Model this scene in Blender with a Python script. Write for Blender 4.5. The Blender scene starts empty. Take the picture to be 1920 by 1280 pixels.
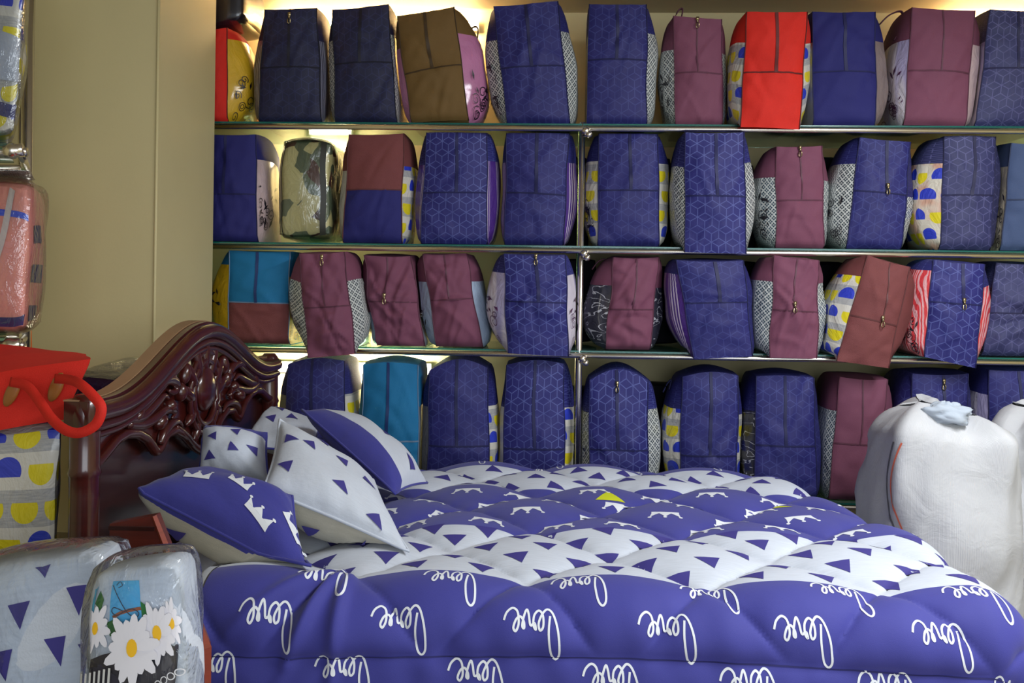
import bpy, math, random
import numpy as np
from mathutils import Matrix, Vector
random.seed(7)
S = bpy.context.scene
COL = S.collection
# ------------------------------------------------------------------ camera
F, HX, HY = 1867.0, 960.0, 540.0
CAMZ = 1.33
CM = Matrix.Rotation(math.radians(2.7), 3, 'Z') @ Matrix.Rotation(math.pi/2, 3, 'X') @ Matrix.Rotation(0.014, 3, 'Z')
cd = bpy.data.cameras.new('camera'); cam = bpy.data.objects.new('camera', cd); COL.objects.link(cam)
cd.sensor_fit = 'HORIZONTAL'; cd.sensor_width = 36.0; cd.lens = 36.0*F/1920.0
cd.shift_x = 0.0; cd.shift_y = -(640.0-HY)/1920.0; cd.clip_start = 0.05
cam.matrix_world = Matrix.Translation((0, 0, CAMZ)) @ CM.to_4x4()
S.camera = cam
# ------------------------------------------------------------------ light
w = bpy.data.worlds.new('world'); S.world = w; w.use_nodes = True
w.node_tree.nodes['Background'].inputs[0].default_value = (0.80, 0.90, 1.0, 1)
w.node_tree.nodes['Background'].inputs[1].default_value = 0.34
S.view_settings.view_transform = 'Standard'; S.view_settings.look = 'None'
S.view_settings.gamma = 1.0; S.view_settings.use_curve_mapping = False
S.view_settings.exposure = 0.2
def area(name, loc, rot, sx, sy, power, col, parent=None):
    l = bpy.data.lights.new(name, 'AREA'); l.shape = 'RECTANGLE'; l.size = sx; l.size_y = sy
    l.energy = power; l.color = col
    o = bpy.data.objects.new(name, l); COL.objects.link(o); o.location = loc; o.rotation_euler = rot
    if parent: o.parent = parent
    return o
# daylight through the open shop front behind the photographer
area('shopfront_daylight', (1.7, -2.6, 1.6), (math.radians(84), 0, math.radians(14)), 4.2, 2.0, 104, (0.86, 0.93, 1.0))
# the shop's ceiling tubes
area('ceiling_tube_light', (1.8, 2.0, 2.66), (0, math.radians(8), 0), 0.4, 1.9, 84, (0.93, 0.96, 1.0))

def ray(x, y):
    return CM @ Vector(((x-HX)/F, -(y-HY)/F, -1.0))
CO = Vector((0, 0, CAMZ))
def atY(x, y, Y):
    d = ray(x, y); return CO + d*(Y/d.y)
def atZ(x, y, Z):
    d = ray(x, y); return CO + d*((Z-CAMZ)/d.z)

# ------------------------------------------------------------------ helpers: objects
def tag(o, label=None, cat=None, group=None, kind=None):
    if label: o['label'] = label
    if cat: o['category'] = cat
    if group: o['group'] = group
    if kind: o['kind'] = kind
    return o
def empty(name, loc, label, cat, group=None):
    o = bpy.data.objects.new(name, None); COL.objects.link(o); o.location = loc; o.empty_display_size = 0.05
    return tag(o, label, cat, group)
class MB:
    def __init__(s): s.v = []; s.f = []; s.uv = []
    def add(s, verts, faces, uvs=None):
        b = len(s.v); s.v += [tuple(p) for p in verts]; s.f += [tuple(i+b for i in f) for f in faces]
        s.uv += list(uvs) if uvs is not None else [(p[0], p[2]) for p in verts]
        return s
    def grid(s, fn, nu, nv, u0=0, u1=1, v0=0, v1=1, uvf=None):
        vs = []; uv = []
        for j in range(nv+1):
            for i in range(nu+1):
                u = u0+(u1-u0)*i/nu; v = v0+(v1-v0)*j/nv
                vs.append(fn(u, v)); uv.append(uvf(u, v) if uvf else (u, v))
        fs = [(j*(nu+1)+i, j*(nu+1)+i+1, (j+1)*(nu+1)+i+1, (j+1)*(nu+1)+i) for j in range(nv) for i in range(nu)]
        return s.add(vs, fs, uv)
    def box(s, lo, hi):
        x0, y0, z0 = lo; x1, y1, z1 = hi
        return s.add([(x0,y0,z0),(x1,y0,z0),(x1,y1,z0),(x0,y1,z0),(x0,y0,z1),(x1,y0,z1),(x1,y1,z1),(x0,y1,z1)],
            [(3,2,1,0),(4,5,6,7),(0,1,5,4),(1,2,6,5),(2,3,7,6),(3,0,4,7)])
    def tube(s, pts, r, n=8, closed=False, flat=1.0):
        pts = [Vector(p) for p in pts]; m = len(pts); vs = []; fs = []; uv = []
        rr = r if isinstance(r, (list, tuple)) else [r]*m
        L = 0
        for k, p in enumerate(pts):
            a = pts[(k-1) % m] if (closed or k > 0) else p; b = pts[(k+1) % m] if (closed or k < m-1) else p
            t = (b-a).normalized() if (b-a).length > 1e-9 else Vector((0,0,1))
            ref = Vector((0,0,1)) if abs(t.z) < 0.9 else Vector((1,0,0))
            e1 = t.cross(ref).normalized(); e2 = e1.cross(t)
            if k: L += (p-pts[k-1]).length
            for q in range(n):
                th = 2*math.pi*q/n
                vs.append(p + e1*(rr[k]*math.cos(th)) + e2*(rr[k]*flat*math.sin(th))); uv.append((L, q/n*0.1))
        for k in range(m if closed else m-1):
            k2 = (k+1) % m
            for q in range(n):
                q2 = (q+1) % n; fs.append((k*n+q, k2*n+q, k2*n+q2, k*n+q2))
        if not closed:
            fs.append(tuple(range(n))); fs.append(tuple((m-1)*n+q for q in reversed(range(n))))
        return s.add(vs, fs, uv)
    def ball(s, c, rx, ry, rz, nu=14, nv=9, rot=None):
        c = Vector(c); vs = []; fs = []
        for j in range(nv+1):
            ph = math.pi*j/nv
            for i in range(nu):
                th = 2*math.pi*i/nu
                p = Vector((rx*math.sin(ph)*math.cos(th), ry*math.sin(ph)*math.sin(th), rz*math.cos(ph)))
                if rot: p = rot @ p
                vs.append(c+p)
        for j in range(nv):
            for i in range(nu):
                i2 = (i+1) % nu; fs.append((j*nu+i, (j+1)*nu+i, (j+1)*nu+i2, j*nu+i2))
        return s.add(vs, fs)
    def build(s, name, mat, parent=None, smooth=True, origin=None):
        me = bpy.data.meshes.new(name)
        o = bpy.data.objects.new(name, me); COL.objects.link(o)
        off = Vector(parent.location) if parent else (Vector(origin) if origin is not None else Vector((0,0,0)))
        par = parent
        if parent and parent.parent: off = off + Vector(parent.parent.location)
        me.from_pydata([(p[0]-off.x, p[1]-off.y, p[2]-off.z) for p in s.v], [], s.f)
        ul = me.uv_layers.new(name='UVMap')
        uv = s.uv
        li = np.empty(len(me.loops), dtype=np.int32); me.loops.foreach_get('vertex_index', li)
        arr = np.array(uv, dtype=np.float32)[li]
        ul.data.foreach_set('uv', arr.ravel())
        if mat: me.materials.append(mat)
        if smooth: me.polygons.foreach_set('use_smooth', [True]*len(me.polygons))
        me.update()
        if par: o.parent = par
        elif origin is not None: o.location = off
        return o
def struct(o):
    o['kind'] = 'structure'; return o
def lerp(a, b, t): return a+(b-a)*t
def vn(x, y, z=0.0, s=0.0):
    """smooth pseudo noise in about -1..1, works on floats and arrays"""
    return (np.sin(x*1.0+2.1*np.sin(y*0.7+s)+s*1.3)*0.5 + np.sin(y*1.31+1.7*np.sin(z*0.9+x*0.53)+s*2.7)*0.3
            + np.sin(z*1.17+x*0.81+y*0.63+s*0.7)*0.2)
def subtri(a, b, c, n=4):
    vs = []; idx = {}; fs = []
    for i in range(n+1):
        for j in range(n+1-i):
            k = n-i-j; idx[i, j] = len(vs)
            vs.append(((a[0]*i+b[0]*j+c[0]*k)/n, (a[1]*i+b[1]*j+c[1]*k)/n))
    for i in range(n):
        for j in range(n-i):
            fs.append((idx[i, j], idx[i+1, j], idx[i, j+1]))
            if i+j < n-1: fs.append((idx[i+1, j], idx[i+1, j+1], idx[i, j+1]))
    return vs, fs
def poly2(pts, n=3):
    """star-shaped polygon, fan from the centroid, subdivided"""
    cx = sum(p[0] for p in pts)/len(pts); cy = sum(p[1] for p in pts)/len(pts)
    V = []; Fc = []
    for i in range(len(pts)):
        v, f = subtri((cx, cy), pts[i], pts[(i+1) % len(pts)], n); b = len(V)
        V += v; Fc += [tuple(k+b for k in q) for q in f]
    return V, Fc
def disc2(c, rx, ry, n=12, a0=0.0, a1=2*math.pi):
    if a1-a0 > 6.2: return poly2([(c[0]+rx*math.cos(2*math.pi*i/n), c[1]+ry*math.sin(2*math.pi*i/n)) for i in range(n)], 2)
    return poly2([(c[0]+rx*math.cos(lerp(a0, a1, i/n)), c[1]+ry*math.sin(lerp(a0, a1, i/n))) for i in range(n+1)], 2)
def ribbon2(pts, wd):
    V = []; Fc = []
    m = len(pts)
    for k in range(m):
        a = pts[max(0, k-1)]; b = pts[min(m-1, k+1)]
        dx, dy = b[0]-a[0], b[1]-a[1]; l = math.hypot(dx, dy) or 1
        nx, ny = -dy/l*wd/2, dx/l*wd/2
        V += [(pts[k][0]+nx, pts[k][1]+ny), (pts[k][0]-nx, pts[k][1]-ny)]
        if k: Fc.append((2*k-2, 2*k-1, 2*k+1, 2*k))
    return V, Fc
def spline(pts, n=6):
    out = []
    P = [pts[0]]+list(pts)+[pts[-1]]
    for i in range(1, len(P)-2):
        p0, p1, p2, p3 = P[i-1], P[i], P[i+1], P[i+2]
        for k in range(n):
            t = k/n
            out.append(tuple(0.5*((2*p1[d])+(-p0[d]+p2[d])*t+(2*p0[d]-5*p1[d]+4*p2[d]-p3[d])*t*t+(-p0[d]+3*p1[d]-3*p2[d]+p3[d])*t**3) for d in range(len(p1))))
    out.append(tuple(pts[-1])); return out
def decal(mb, shapes, fn, off=0.001):
    """fn(u,v) -> point ; normal by differences; shapes = list of (verts2d, faces)"""
    e = 1e-3
    for V, Fc in shapes:
        P = []
        for (u, v) in V:
            p = fn(u, v); a = fn(u+e, v)-fn(u-e, v); b = fn(u, v+e)-fn(u, v-e)
            n = a.cross(b); n = n.normalized() if n.length > 1e-12 else Vector((0, -1, 0))
            P.append(p+n*off)
        mb.add(P, Fc, V)
    return mb

def world_verts(root):
    for c in [root]+list(root.children_recursive):
        if c.type == 'MESH':
            off = Vector((0, 0, 0)); q = c
            while q: off = off+Vector(q.location); q = q.parent
            yield c, off
def zrange(root):
    z = [v.co.z+off.z for c, off in world_verts(root) for v in c.data.vertices]; return min(z), max(z)
def settle(root, z):
    """stand a thing on a surface at height z"""
    root.location.z += z+0.001-zrange(root)[0]; return zrange(root)[1]
# ------------------------------------------------------------------ helpers: materials
def s2l(c):
    return tuple(((v/255.0)/12.92 if v/255.0 <= 0.04045 else ((v/255.0+0.055)/1.055)**2.4) for v in c)
class NT:
    def __init__(s, name):
        s.m = bpy.data.materials.new(name); s.m.use_nodes = True; s.t = s.m.node_tree; s.n = s.t.nodes
        s.b = s.n['Principled BSDF']
        uv = s.n.new('ShaderNodeUVMap'); s.uvn = uv.outputs[0]
        tc = s.n.new('ShaderNodeTexCoord'); s.obj = tc.outputs['Object']
        sp = s.n.new('ShaderNodeSeparateXYZ'); s.t.links.new(s.uvn, sp.inputs[0]); s.u, s.v = sp.outputs[0], sp.outputs[1]
    def put(s, sock, val):
        if hasattr(val, 'is_output'): s.t.links.new(val, sock)
        elif isinstance(val, (tuple, list)) and len(val) == 3 and sock.type == 'RGBA': sock.default_value = (*val, 1)
        else: sock.default_value = val
    def m_(s, op, a, b=0.0, c=0.0):
        n = s.n.new('ShaderNodeMath'); n.operation = op
        s.put(n.inputs[0], a); s.put(n.inputs[1], b); s.put(n.inputs[2], c); return n.outputs[0]
    def mix(s, f, a, b):
        n = s.n.new('ShaderNodeMix'); n.data_type = 'RGBA'
        s.put(n.inputs[0], f); s.put(n.inputs[6], a); s.put(n.inputs[7], b); return n.outputs[2]
    def noise(s, vec, scale, detail=3, rough=0.5, dist=0.0):
        n = s.n.new('ShaderNodeTexNoise'); s.t.links.new(vec, n.inputs['Vector'])
        n.inputs['Scale'].default_value = scale; n.inputs['Detail'].default_value = detail
        n.inputs['Roughness'].default_value = rough; n.inputs['Distortion'].default_value = dist; return n.outputs[0]
    def map(s, vec, scale=(1,1,1), rot=(0,0,0)):
        n = s.n.new('ShaderNodeMapping'); s.t.links.new(vec, n.inputs[0]); n.inputs['Scale'].default_value = scale
        n.inputs['Rotation'].default_value = rot; return n.outputs[0]
    def comb(s, a, b, c=0.0):
        n = s.n.new('ShaderNodeCombineXYZ'); s.put(n.inputs[0], a); s.put(n.inputs[1], b); s.put(n.inputs[2], c); return n.outputs[0]
    def bump(s, h, st=0.3, d=0.002):
        n = s.n.new('ShaderNodeBump'); n.inputs['Strength'].default_value = st; n.inputs['Distance'].default_value = d
        s.put(n.inputs['Height'], h); s.t.links.new(n.outputs[0], s.b.inputs['Normal'])
    def fin(s, col, rough=0.8, coat=0.0, metal=0.0, spec=0.5, coatr=0.08, sheen=0.0):
        s.put(s.b.inputs['Base Color'], col); s.put(s.b.inputs['Roughness'], rough)
        s.b.inputs['Coat Weight'].default_value = coat; s.b.inputs['Coat Roughness'].default_value = coatr
        s.b.inputs['Metallic'].default_value = metal; s.b.inputs['Specular IOR Level'].default_value = spec
        s.b.inputs['Sheen Weight'].default_value = sheen
        return s.m
    def step(s, a, thr, soft=0.0):       # 1 where a > thr
        if soft <= 0: return s.m_('GREATER_THAN', a, thr)
        n = s.n.new('ShaderNodeMapRange'); s.put(n.inputs[0], a); n.inputs[1].default_value = thr-soft; n.inputs[2].default_value = thr+soft
        return n.outputs[0]
def scale3(c, k): return tuple(min(1, v*k) for v in c)
_M = {}
def fabric(name, rgb, rough=0.75, bump=0.25):
    k = 'fab'+name
    if k not in _M:
        t = NT(name); c = s2l(rgb)
        n = t.noise(t.obj, 6, 4); wv = t.noise(t.map(t.uvn, (1, 1, 1)), 420, 1)
        f = t.m_('ADD', t.m_('MULTIPLY', n, 0.6), t.m_('MULTIPLY', wv, 0.4))
        t.bump(t.m_('ADD', wv, t.m_('MULTIPLY', t.noise(t.obj, 14, 3), 3.0)), bump, 0.003)
        _M[k] = t.fin(t.mix(f, scale3(c, 0.78), scale3(c, 1.22)), rough, spec=0.35)
    return _M[k]
def cubes(name, rgb, line, sc=0.060, faint=1.0):
    """fabric printed with an outline of stacked cubes (rhombille lines)"""
    k = 'cub'+name
    if k not in _M:
        t = NT(name); c = s2l(rgb); l = s2l(line)
        x = t.m_('DIVIDE', t.u, sc); y = t.m_('DIVIDE', t.v, sc)
        R3 = math.sqrt(3)
        def cell(ox, oy):
            lx = t.m_('SUBTRACT', t.m_('FLOORED_MODULO', t.m_('ADD', x, ox), 1.0), 0.5)
            ly = t.m_('SUBTRACT', t.m_('FLOORED_MODULO', t.m_('ADD', y, oy), R3), R3/2)
            d = t.m_('ADD', t.m_('MULTIPLY', lx, lx), t.m_('MULTIPLY', ly, ly)); return lx, ly, d
        ax, ay, da = cell(0, 0); bx, by, db = cell(0.5, R3/2)
        pick = t.m_('LESS_THAN', da, db)
        def sel(p, q): return t.m_('ADD', t.m_('MULTIPLY', pick, p), t.m_('MULTIPLY', t.m_('SUBTRACT', 1.0, pick), q))
        lx = sel(ax, bx); ly = sel(ay, by)
        alx = t.m_('ABSOLUTE', lx)
        e1 = alx
        e2 = t.m_('ABSOLUTE', t.m_('ADD', t.m_('MULTIPLY', lx, 0.5), t.m_('MULTIPLY', ly, R3/2)))
        e3 = t.m_('ABSOLUTE', t.m_('SUBTRACT', t.m_('MULTIPLY', lx, 0.5), t.m_('MULTIPLY', ly, R3/2)))
        edge = t.m_('SUBTRACT', 0.5, t.m_('MAXIMUM', e1, t.m_('MAXIMUM', e2, e3)))
        # spokes: straight down, and up to both sides
        down = t.m_('ADD', alx, t.m_('MULTIPLY', t.m_('GREATER_THAN', ly, 0.0), 9.0))
        up = t.m_('ADD', t.m_('ABSOLUTE', t.m_('SUBTRACT', t.m_('MULTIPLY', alx, 0.5), t.m_('MULTIPLY', ly, R3/2))), t.m_('MULTIPLY', t.m_('LESS_THAN', ly, 0.0), 9.0))
        d = t.m_('MINIMUM', edge, t.m_('MINIMUM', down, up))
        ln = t.m_('SUBTRACT', 1.0, t.step(d, 0.024, 0.016))
        n = t.noise(t.obj, 5, 3)
        fade = t.m_('MULTIPLY', t.m_('MULTIPLY', ln, t.step(n, 0.45, 0.2)), faint)
        wv = t.noise(t.uvn, 420, 1)
        base = t.mix(t.noise(t.obj, 7, 4), scale3(c, 0.75), scale3(c, 1.25))
        t.bump(t.m_('ADD', wv, t.m_('MULTIPLY', t.noise(t.obj, 14, 3), 3.0)), 0.25, 0.003)
        _M[k] = t.fin(t.mix(fade, base, l), 0.62, spec=0.45)
    return _M[k]
def plastic_bump(t):
    n1 = t.noise(t.map(t.obj, (1, 1, 0.6)), 13, 4, 0.6, 1.2)
    t.bump(n1, 0.55, 0.02)
def win(kind):
    """bedding seen through clear vinyl: printed cloth below a glossy coat"""
    k = 'win'+kind
    if k in _M: return _M[k]
    t = NT('vinyl_over_'+kind); W = s2l((205, 203, 200)); rgh = 0.6; coat = 0.7
    u, v = t.u, t.v
    if kind in ('lattice', 'lattice_blue'):
        s_ = 0.030
        a = t.m_('FRACT', t.m_('ADD', t.m_('DIVIDE', t.m_('ADD', u, v), s_), 50.0)); b = t.m_('FRACT', t.m_('ADD', t.m_('DIVIDE', t.m_('SUBTRACT', u, v), s_), 50.0))
        da = t.m_('ABSOLUTE', t.m_('SUBTRACT', a, 0.5)); db = t.m_('ABSOLUTE', t.m_('SUBTRACT', b, 0.5))
        mx = t.m_('MAXIMUM', da, db); mn = t.m_('MINIMUM', da, db)
        inside = t.m_('LESS_THAN', mx, 0.37); notcross = t.m_('GREATER_THAN', mn, 0.05)
        f = t.m_('MULTIPLY', inside, notcross)
        col = t.mix(f, s2l((205, 208, 205)), s2l((44, 58, 70)) if kind == 'lattice' else s2l((40, 66, 84)))
    elif kind in ('dots', 'dots_pink'):
        cs = 0.085
        y = t.m_('DIVIDE', v, cs); row = t.m_('FLOOR', y); ly = t.m_('SUBTRACT', t.m_('FRACT', y), 0.5)
        x = t.m_('ADD', t.m_('DIVIDE', u, cs), t.m_('MULTIPLY', t.m_('FLOORED_MODULO', row, 2.0), 0.5)); cx = t.m_('FLOOR', x); lx = t.m_('SUBTRACT', t.m_('FRACT', x), 0.5)
        d = t.m_('SQRT', t.m_('ADD', t.m_('MULTIPLY', lx, lx), t.m_('MULTIPLY', ly, ly)))
        wn = t.n.new('ShaderNodeTexWhiteNoise'); wn.noise_dimensions = '2D'; t.t.links.new(t.comb(cx, row), wn.inputs['Vector'])
        isy = t.m_('GREATER_THAN', wn.outputs['Value'], 0.55)
        f = t.m_('MULTIPLY', t.m_('LESS_THAN', d, 0.40), t.m_('LESS_THAN', t.m_('MULTIPLY', ly, t.m_('SUBTRACT', t.m_('MULTIPLY', isy, 2.0), 1.0)), 0.16))
        dc = t.mix(isy, s2l((38, 58, 190)), s2l((222, 205, 20)))
        band = t.m_('GREATER_THAN', t.m_('FLOORED_MODULO', t.m_('DIVIDE', v, cs), 2.0), 1.0)
        fib = t.noise(t.map(t.uvn, (30, 260, 1)), 1.0, 2)
        bg = t.mix(t.m_('MULTIPLY', band, t.m_('ADD', fib, 0.2)), s2l((212, 208, 198)), s2l((150, 152, 158)))
        if kind == 'dots_pink': bg = t.mix(t.step(t.noise(t.obj, 9, 2), 0.5, 0.08), s2l((214, 206, 190)), s2l((206, 160, 138)))
        col = t.mix(f, bg, dc)
    elif kind in ('purple', 'silver'):
        x = t.m_('FRACT', t.m_('DIVIDE', u, 0.11))
        st = t.m_('FRACT', t.m_('MULTIPLY', x, 8.0))
        f = t.m_('MULTIPLY', t.m_('LESS_THAN', st, 0.45), t.m_('LESS_THAN', x, 0.52))
        if kind == 'purple': col = t.mix(f, s2l((72, 34, 128)), s2l((205, 190, 215)))
        else: col = t.mix(f, s2l((28, 26, 52)), s2l((150, 150, 170)))
    elif kind == 'zebra':
        wv = t.n.new('ShaderNodeTexWave'); wv.bands_direction = 'X'; t.t.links.new(t.map(t.uvn, (1, 0.35, 1), (0, 0, 0.5)), wv.inputs[0])
        wv.inputs['Scale'].default_value = 14; wv.inputs['Distortion'].default_value = 9; wv.inputs['Detail'].default_value = 2; wv.inputs['Detail Scale'].default_value = 1.2
        col = t.mix(t.step(wv.outputs['Fac'], 0.5, 0.06), s2l((222, 62, 70)), s2l((236, 176, 180)))
    elif kind == 'camo':
        rgh = 0.5; coat = 1.0
        q = t.n.new('ShaderNodeVectorMath'); q.operation = 'ADD'
        nn = t.n.new('ShaderNodeTexNoise'); t.t.links.new(t.uvn, nn.inputs['Vector']); nn.inputs['Scale'].default_value = 9
        sc = t.n.new('ShaderNodeVectorMath'); sc.operation = 'SCALE'; t.t.links.new(nn.outputs[1], sc.inputs[0]); sc.inputs['Scale'].default_value = 0.05
        t.t.links.new(t.uvn, q.inputs[0]); t.t.links.new(sc.outputs[0], q.inputs[1])
        vo = t.n.new('ShaderNodeTexVoronoi'); t.t.links.new(t.map(q.outputs[0], (1, 0.8, 1), (0, 0, 0.5)), vo.inputs['Vector']); vo.inputs['Scale'].default_value = 17
        sp = t.n.new('ShaderNodeSeparateColor'); t.t.links.new(vo.outputs['Color'], sp.inputs[0])
        c1 = t.mix(t.m_('GREATER_THAN', sp.outputs[0], 0.62), s2l((216, 206, 150)), s2l((98, 112, 88)))
        col = t.mix(t.m_('GREATER_THAN', sp.outputs[1], 0.78), c1, s2l((82, 40, 34)))
    elif kind == 'crinkle':
        n = t.noise(t.map(t.obj, (1, 1, 2.2)), 7, 2, 0.5, 1.5)
        f = t.m_('LESS_THAN', t.m_('ABSOLUTE', t.m_('SUBTRACT', n, 0.5)), 0.012)
        col = t.mix(f, s2l((42, 42, 56)), s2l((190, 190, 198))); coat = 1.0
    else:
        base = {'pink': (196, 122, 166), 'yellow': (214, 170, 22), 'lavender': (176, 168, 206), 'lightblue': (172, 190, 214), 'grey': (120, 122, 130),
                'cream': (210, 200, 170), 'rosewhite': (206, 182, 184), 'taupe': (134, 118, 116), 'white': (206, 204, 200), 'sky': (168, 190, 206)}[kind]
        c = s2l(base); n = t.noise(t.obj, 9, 3)
        col = t.mix(n, scale3(c, 0.8), scale3(c, 1.15))
        if kind == 'lavender': col = t.mix(t.step(t.noise(t.map(t.obj, (1, 1, 0.15)), 9, 1), 0.5, 0.03), col, s2l((214, 206, 218)))
    plastic_bump(t)
    _M[k] = t.fin(col, rgh, coat=coat, coatr=0.12)
    return _M[k]
def simple(name, rgb, rough=0.5, metal=0.0, coat=0.0, spec=0.5, nz=0.12, nsc=8):
    k = 'sim'+name
    if k not in _M:
        t = NT(name); c = s2l(rgb)
        _M[k] = t.fin(t.mix(t.noise(t.obj, nsc, 3), scale3(c, 1-nz), scale3(c, 1+nz)), rough, coat=coat, metal=metal, spec=spec)
    return _M[k]
def clear_film():
    k = 'film'
    if k not in _M:
        t = NT('clear_plastic_film'); plastic_bump(t)
        t.n.remove(t.b)
        g = t.n.new('ShaderNodeBsdfGlossy'); g.inputs['Roughness'].default_value = 0.12; g.inputs[0].default_value = (1, 1, 1, 1)
        tr = t.n.new('ShaderNodeBsdfTransparent'); tr.inputs[0].default_value = (0.96, 0.97, 0.97, 1)
        fr = t.n.new('ShaderNodeFresnel'); fr.inputs[0].default_value = 1.5
        bn = [n for n in t.n if n.type == 'BUMP'][0]
        t.t.links.new(bn.outputs[0], g.inputs['Normal']); t.t.links.new(bn.outputs[0], fr.inputs['Normal'])
        mx = t.n.new('ShaderNodeMixShader'); ad = t.m_('MULTIPLY_ADD', fr.outputs[0], 0.9, 0.04)
        t.t.links.new(ad, mx.inputs[0]); t.t.links.new(tr.outputs[0], mx.inputs[1]); t.t.links.new(g.outputs[0], mx.inputs[2])
        out = [n for n in t.n if n.type == 'OUTPUT_MATERIAL'][0]; t.t.links.new(mx.outputs[0], out.inputs[0])
        _M[k] = t.m
    return _M[k]
def wood(name, rgb, rough=0.28):
    t = NT(name); c = s2l(rgb)
    g = t.noise(t.map(t.obj, (1, 1.2, 9)), 6, 5, 0.6, 1.5)
    t.bump(t.noise(t.obj, 40, 2), 0.05, 0.002)
    return t.fin(t.mix(g, scale3(c, 0.55), scale3(c, 1.4)), rough, coat=0.6, coatr=0.12)
def emit(name, rgb, st):
    t = NT(name); t.b.inputs['Emission Color'].default_value = (*rgb, 1); t.b.inputs['Emission Strength'].default_value = st
    return t.fin((0.9, 0.9, 0.9), 0.4)
def wallpaint(name, rgb):
    t = NT(name); c = s2l(rgb); n = t.noise(t.obj, 1.3, 4); n2 = t.noise(t.obj, 90, 2)
    t.bump(n2, 0.12, 0.002)
    return t.fin(t.mix(n, scale3(c, 0.86), scale3(c, 1.1)), 0.55)

chrome = simple('chrome', (236, 230, 218), 0.24, 1.0, nz=0.03)
brass = simple('zip_metal', (205, 190, 150), 0.3, 1.0, nz=0.05)
GLASS = NT('shelf_glass')
GLASS.b.inputs['Transmission Weight'].default_value = 0.9; GLASS.b.inputs['IOR'].default_value = 1.5
GLASS.fin((0.45, 0.85, 0.74), 0.05); GLASS = GLASS.m
GEDGE = NT('shelf_glass_edge'); GEDGE.b.inputs['Transmission Weight'].default_value = 0.5
GEDGE.fin((0.01, 0.22, 0.18), 0.15); GEDGE = GEDGE.m

# ================================================================== the room
YR = 4.30           # front rail of the shelf rack
YW = 4.95           # wall behind the rack
CEIL = 2.70
PAINT = wallpaint('cream_paint', (214, 200, 150)); PCEIL = wallpaint('ceiling_paint', (188, 176, 150))
struct(MB().box((-3.2, YW, 0), (4.2, YW+0.15, CEIL)).build('wall_back', PAINT, smooth=False))
struct(MB().box((-3.35, -3.0, 0), (-3.2, YW+0.15, CEIL)).build('wall_left', PAINT, smooth=False))
struct(MB().box((4.2, -3.0, 0), (4.35, YW+0.15, CEIL)).build('wall_right', PAINT, smooth=False))
struct(MB().box((-3.35, -3.0, CEIL), (4.35, YW+0.15, CEIL+0.12)).build('ceiling', PCEIL, smooth=False))
struct(MB().box((-3.35, -6.0, -0.12), (4.35, YW+0.15, 0)).build('floor', simple('floor_tile', (150, 140, 125), 0.4), smooth=False))
struct(MB().box((-3.2, 3.64, 0), (-1.503, 4.255, CEIL)).build('wall_pillar', PAINT, smooth=False))
pb = MB().tube([(-1.503, 3.64, 0), (-1.503, 3.64, CEIL)], 0.006, 8)
tr_ = struct(pb.build('trim_1', PAINT))

# ================================================================== shelf rack
RZ = [atY(1090, y, YR).z for y in (241, 470, 666, 940)]
rk = empty('display_rack', (0.1, YR, 0), 'chrome tube rack with glass shelves along the back wall', 'shelf rack')
X0, X1 = -2.3, 4.1
for z in RZ:
    MB().tube([(X0, YR, z), (X1, YR, z)], 0.0115, 12).build('front_rail', chrome, rk)
    for xa, xb in ((X0, 0.09), (0.094, 2.30), (2.304, X1)):
        MB().box((xa, YR-0.002, z+0.0125), (xb, YR+0.63, z+0.0205)).build('glass_shelf', GLASS, rk, smooth=False)
        MB().box((xa, YR-0.004, z+0.0145), (xb, YR-0.0021, z+0.0206)).build('glass_edge', GEDGE, rk, smooth=False)
for xp in (0.092, 2.55):
    MB().tube([(xp, YR+0.022, 0), (xp, YR+0.022, RZ[0]+0.03)], 0.0125, 12).build('post', chrome, rk)
    MB().tube([(xp, YR+0.465, 0), (xp, YR+0.465, RZ[0]+0.03)], 0.0125, 12).build('post', chrome, rk)
    for z in RZ:
        c = MB(); c.ball((xp+0.014, YR-0.018, z-0.012), 0.017, 0.017, 0.017); c.ball((xp+0.027, YR-0.03, z-0.03), 0.014, 0.014, 0.014)
        c.tube([(xp, YR+0.022, z-0.014), (xp+0.014, YR-0.018, z-0.012)], 0.012, 8); c.tube([(xp+0.005, YR+0.01, z-0.03), (xp+0.027, YR-0.03, z-0.03)], 0.007, 8)
        c.build('connector', chrome, rk)

# lamps fixed to the wall behind the bags
def lamp(px0, px1, py, Y, label, st, col, power):
    a = atY(px0, py, Y); b = atY(px1, py, Y)
    r = empty('tube_lamp', a, label, 'lamp', 'tube lamps on the wall behind the rack')
    MB().tube([a, b], 0.014, 10).build('tube', emit('lamp_glow', col, st), r)
    MB().box((a.x-0.02, Y+0.012, min(a.z, b.z)-0.02), (b.x+0.02, YW, max(a.z, b.z)+0.02)).build('fixture', simple('lamp_white', (225, 225, 220), 0.4), r, smooth=False)
    m = (a+b)/2-Vector((0, 0.03, 0))
    area('lamp_light', m-a, (math.radians(90), 0, 0), (b-a).length, 0.04, power, col, r)
WARM = (1.0, 0.68, 0.36)
lamp(520, 890, 48, YW-0.05, 'warm glowing tube lamp under the ceiling behind the olive bag', 30, WARM, 22)
lamp(1775, 2050, 60, YW-0.05, 'warm glowing tube lamp under the ceiling behind the far mauve bag', 25, WARM, 13)
lamp(520, 800, 690, YW-0.05, 'bright tube lamp on the wall behind the turquoise bag', 30, (1.0, 0.86, 0.62), 20)
lamp(585, 650, 296, YW-0.05, 'bright tube lamp on the wall behind the camouflage bag', 24, (1.0, 0.84, 0.6), 14)

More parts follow.
